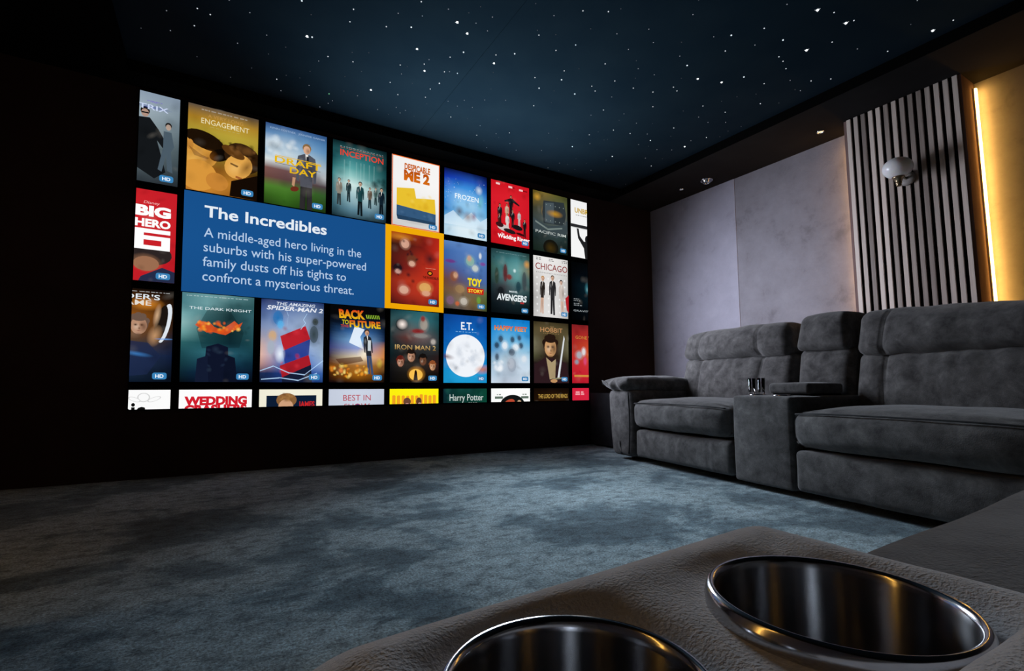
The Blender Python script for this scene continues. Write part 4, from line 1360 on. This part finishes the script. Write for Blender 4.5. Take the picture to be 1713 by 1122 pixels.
def b(A):
    A.t('BACK', .38, .165, .48, .105, 'e8b818', .045, -.12, 'c', 'd83c1c')
    for i in range(8):
        A.p('9cc838', [(.63 + i * .033, .105), (.645 + i * .033, .105), (.665 + i * .033, .155), (.65 + i * .033, .155)])
    A.t('TO', .26, .245, .12, .055, 'c8b820', .03)
    A.t('THE', .25, .285, .14, .032, 'c84024', .02)
    A.t('FUTURE', .62, .278, .58, .085, 'e8c81c', .04, -.08, 'c', 'd8501c')
tile(3, 2, 'black bordered poster with a running figure and flames', a, b)

def a(A):
    A.bg(['0c2c34 1c4c54 2c646c 1c4c54', '2c4c50 3c646a 346c74 1c4c54', '2c4448 5c5c5c 4c6468 1c4044', '1c3034 5c3430 6c5c5c 2c3c40', '14282c 2c2c2c 3c3c3c 203034', '0c1c20 201c1a 1c2224 281c1c', '141416 2c2824 2a2420 301a18', '0c0c0e 1c1814 1c1612 140c0c', '060608 141008 100c08 080606'])
    # soft colour patches stand in for the picture
    for x, y, rx, ry, c in ((.22, .20, .20, .14, '1a1c20'), (.68, .18, .13, .13, 'a89c90'), (.66, .10, .07, .06, '8a2420'), (.56, .28, .20, .05, '8c1c1c'), (.62, .34, .24, .05, '8a8480'), (.88, .42, .08, .06, 'b8b0a8')):
        A.e(c, x, y, rx, ry, 0, .9, True)
        A.e(c, x, y, rx * .6, ry * .6, 0, .6)
    A.e('fff0e8', .235, .195, .12, .08, 0, 1, True)
    A.face(.42, .64, .075, .075, 'b8886c', '1c1410')
    A.face(.66, .69, .070, .068, '6c4430', '14100e')
    A.face(.20, .72, .065, .065, 'b07c64', '5c1c14')
    A.face(.86, .77, .060, .060, 'c8946c', '8c4c28')
    A.e('f0a028', .52, .88, .20, .12, 0, .95, True)
    A.e('f8c050', .51, .89, .14, .08)
    A.p('1c0c04', [(.485, .84), (.51, .82), (.53, .85), (.55, .97), (.46, .97)])
def b(A):
    A.t('IRON MAN 2', .50, .545, .84, .065, '9c7438', .004, 0, 'c', 'd8b878')
tile(4, 2, 'dark teal poster with four small portraits and a golden glow', a, b)

def a(A):
    A.bg(['0c3c84 10489c 1050a4 0c4494', '0c4c9c 1058ac 105cb0 0c4ca0', '0c58ac 1468bc 146cbc 0c5cb0', '0c68b8 147cc8 147cc8 0c6cbc', '1078c0 1c8cd0 1c8cd0 1080c8', '148cc8 24a0d8 24a0d8 1490d0', '1890c8 1c98d0 1c98d0 1890cc'])
    A.e('f0f4fa', .50, .60, .45, .315, 0, 1, False, 40)
    A.blobs('c4ccd8 d0d8e4 dce2ec', 24, .18, .40, .82, .80, .05, .13, 27, .55)
    A.e('5c2028', .06, .62, .20, .05, 10, .8, True)
    A.e('d07848', .90, .80, .22, .08, -8, .9, True)
def b(A):
    A.t('E.T.', .52, .215, .28, .11, 'f4faff', .018)
    names(A, .245, .26, .76, '7cb4e4', seed=35, h=.010)
tile(5, 2, 'blue poster with a large white full moon', a, b)

def a(A):
    A.bg(['0c6cc0 1078c8 1078c8 0c70c4', '1484cc 2490d8 2490d8 1488d0', '2c90d4 5cacdc 4ca4dc 2c90d4', '3c98d4 6cb4dc 7cbce0 5cacdc', '4c94c8 8cb4d0 9cc4dc 8cc0e0', '8cb4d0 b4ccdc c0d4e4 b8d4e8', 'a8c4d8 b8c8d8 c8d8e8 c8dcec', 'b8d0e4 a8b8c8 b8c8d8 d4e4f0', 'd0e0ee b8c4d4 c4d0e0 dce8f4'])
    # soft grey, white and slate patches stand in for the picture
    for x, y, rx, ry, c in ((.24, .32, .10, .09, '2c3c50'), (.54, .32, .09, .08, '2c3c50'), (.72, .29, .08, .07, '34445a'), (.14, .42, .10, .08, '24344a'), (.76, .41, .10, .08, '2c3c54'), (.34, .42, .12, .10, 'e8eef4'), (.62, .44, .14, .09, 'e4ecf2'), (.52, .52, .14, .10, '4c5868'), (.52, .72, .20, .20, '8c98a8'), (.50, .70, .14, .14, 'b4bcc8'), (.84, .62, .12, .09, 'dce4ec'), (.14, .60, .08, .09, '3c4c60')):
        A.e(c, x, y, rx, ry, 0, .9, True)
        A.e(c, x, y, rx * .55, ry * .55, 0, .6)
    A.blobs('f4f8fc', 10, .0, .66, .3, .8, .05, .1, 3, .6)
def b(A):
    A.t('HAPPY FEET', .49, .185, .84, .070, 'f0a020', .035, 0, 'c', 'e04c1c')
tile(6, 2, 'light blue and white poster with orange lettering', a, b)

def a(A):
    A.bg(['38301c 443a24 3c3420 342c1c', '544a30 5c5034 544a30 4c432c', '5c543c 4c4028 4c4028 5c5438', '747058 44361f 40341f 6c6850', '6c6850 44382a 40342a 68644c', '4c4c34 2c2018 2c2018 545038', '241a18 2c1c1c 3a2c24 241c18', '20141a 2a1a1e 4c4030 1c1418', '180e12 24161a 3a3024 140c0e', '0c0808 140c0e 140e0c 0a0606'])
    A.face(.47, .42, .17, .155, 'c89868', '241610', 0, '3c2214')
    A.p('2c1a1e', [(.02, .70), (.32, .58), (.60, .60), (.92, .66), (1, .90), (1, 1), (0, 1)])
    A.p('a89470', [(.34, .58), (.50, .66), (.62, .60), (.60, .92), (.44, .94)])
    A.p('d8dce0', [(.86, .20), (.885, .26), (.72, .92), (.66, .92)])
    A.p('8a8468', [(.54, .92), (.86, .90), (.86, .925), (.54, .945)])
    A.e('c09060', .56, .965, .10, .03)
def b(A):
    A.t('THE', .50, .085, .10, .018, 'b08858', .006)
    A.t('HOBBIT', .49, .165, .64, .075, 'c08c5c', .008)
    names(A, .182, .26, .72, '9c7c50', seed=43, h=.008)
tile(7, 2, 'brown poster with a man in a maroon coat behind a bright blade', a, b)

def a(A):
    A.bg(['7c1c20 842024 7c1c20', '9c2424 ac2c28 9c2424', 'a82824 c04028 a82824', 'b8302c d05830 b8302c', 'c02830 cc3434 c02830', 'c01c2c c82434 c01c2c', 'b01828 b81c2c b01828'])
    for x, y, rx, ry, c in ((.22, .52, .16, .10, 'a8aeb8'), (.36, .46, .10, .10, 'dcdce0'), (.40, .62, .08, .10, 'd84878'), (.14, .64, .10, .06, '8c98a8')):
        A.e(c, x, y, rx, ry, 0, .9, True)
        A.e(c, x, y, rx * .5, ry * .6, 0, .7)
    A.r('d8a040', .06, .86, .9, .895, .7)
def b(A):
    A.t('GONE WITH', .46, .245, .72, .055, 'c88438', .006)
tile(8, 2, 'dark red poster, cut by the right edge of the screen', a, b, False)

# ---- row 3 (only the top of each tile is on the screen)
def a(A):
    A.bg(['fafafa fcfcfc', 'f6f6f6 fafafa'])
    for x, y, rx, ry, rt in ((.67, .08, .07, .055, 90), (.80, .10, .09, .022, -22), (.56, .10, .08, .022, 22)):
        A.e('d4d4d4', x, y, rx, ry, rt)
        A.e('fafafa', x, y, rx * .84, ry * .80, rt)
def b(A):
    A.t('Epic', .475, .295, .44, .165, '0c0c0c', .03)
tile(0, 3, 'white poster with black lettering in the bottom left corner of the screen', a, b, False)

def a(A):
    A.bg(['fcfcfc ffffff fcfcfc', 'f8f8f8 fcfcfc f8f8f8'])
def b(A):
    A.t('WEDDING', .50, .168, .86, .088, 'd01c2c', .06)
    A.t('CRASHERS', .50, .262, .86, .088, 'd01c2c', .06)
tile(1, 3, 'white poster with heavy red lettering', a, b, False)

def a(A):
    A.bg(['f0ecd8 f4f0dc f0ecd8', 'f0ecd8 f4f0dc f0ecd8'])
    A.r('0c1c34', .11, .075, .90, 1)
    A.e('8a6038', .42, .13, .16, .085)
    A.e('d0a07c', .41, .22, .12, .10)
    A.blobs('b08048 6c4424', 14, .30, .06, .54, .14, .03, .06, 6, .6)
    A.r('5a3c24', .34, .205, .40, .215)
    A.r('5a3c24', .44, .205, .50, .215)
def b(A):
    A.t('JAMES', .74, .215, .26, .065, 'c82424', .03)
tile(2, 3, 'cream bordered poster with the top of a brown haired head', a, b, False)

def a(A):
    A.bg(['c4ccdc ccd4e4 c4ccdc', 'bcc4d4 c4ccdc bcc4d4'])
    A.e('2c4890', .51, .225, .05, .035)
def b(A):
    A.t('BEST IN', .50, .150, .50, .075, 'b84450', .002)
    A.t('SHOW', .50, .262, .46, .075, 'b84450', .002)
tile(3, 3, 'pale grey blue poster with thin red lettering', a, b, False)

def a(A):
    A.bg(['fcf00c fcf410 fcf00c', 'fcdc1c fce020 fcd818', 'f8c424 f8cc28 f4bc20'])
    rg = random.Random(5)
    for i in range(10):
        x = .05 + i * .092
        A.rr('f0a024', x, .075 + rg.uniform(0, .02), x + .065, .215, .02)
    A.e('6a4434', .345, .175, .075, .055)
    A.e('c89088', .345, .235, .055, .04)
    A.e('5c3a2c', .585, .175, .058, .055)
    A.e('d0a090', .60, .23, .042, .04)
tile(4, 3, 'yellow poster with the tops of two brown haired heads', a, None, False)

def a(A):
    A.bg(['0c2c34 0c3830 0c3830 0c4434', '081c20 0c2c28 0c3830 0c4838', '081818 0c2c28 0c3430 0c4030', '061010 082020 082420 083024'])
    A.blobs('14504c 1c5c50', 8, .0, .0, 1, .2, .06, .14, 8, .4)
def b(A):
    A.t('Harry Potter', .52, .175, .78, .095, 'c8d4d0', .006)
    names(A, .20, .56, .76, '9cacA8', seed=51, h=.012)
tile(5, 3, 'dark green poster with silver lettering', a, b, False)

def a(A):
    A.bg(['fafcfa ffffff fafcfa', 'f8faf8 fcfefc f8faf8'])
    A.e('101414', .54, .26, .32, .16, 0, 1, False, 32)
    A.e('b84830', .46, .225, .14, .055, -18)
    A.e('c8a888', .72, .22, .06, .035, 40)
def b(A):
    for x0, x1 in ((.14, .25), (.80, .93)):
        names(A, .085, x0, x1, '3c5c44', seed=int(x0 * 100), h=.018)
    for x0, x1 in ((.09, .29), (.76, .96)):
        A.r('2c5038', x0, .122, x1, .158, .9)
tile(6, 3, 'white poster with a black domed shape', a, b, False)

def a(A):
    A.bg(['100804 140a06 100804', '241408 38200c 2c180a', '6c4820 a87838 8a6030', '3c2410 5c3818 3c2410'])
def b(A):
    A.t('THE LORD OF THE RINGS', .53, .160, .84, .065, 'c8a04c', .010)
tile(7, 3, 'dark brown poster with gold lettering', a, b, False)

def a(A):
    A.bg(['d4203c dc2844', 'd02038 d82440'])
def b(A):
    for x0, x1, y in ((.10, .22, .055), (.26, .34, .055), (.09, .23, .09), (.26, .36, .09)):
        A.r('f4a8b0', x0, y, x1, y + .026, .9)
tile(8, 3, 'small crimson poster in the bottom right corner of the screen', a, b, False)
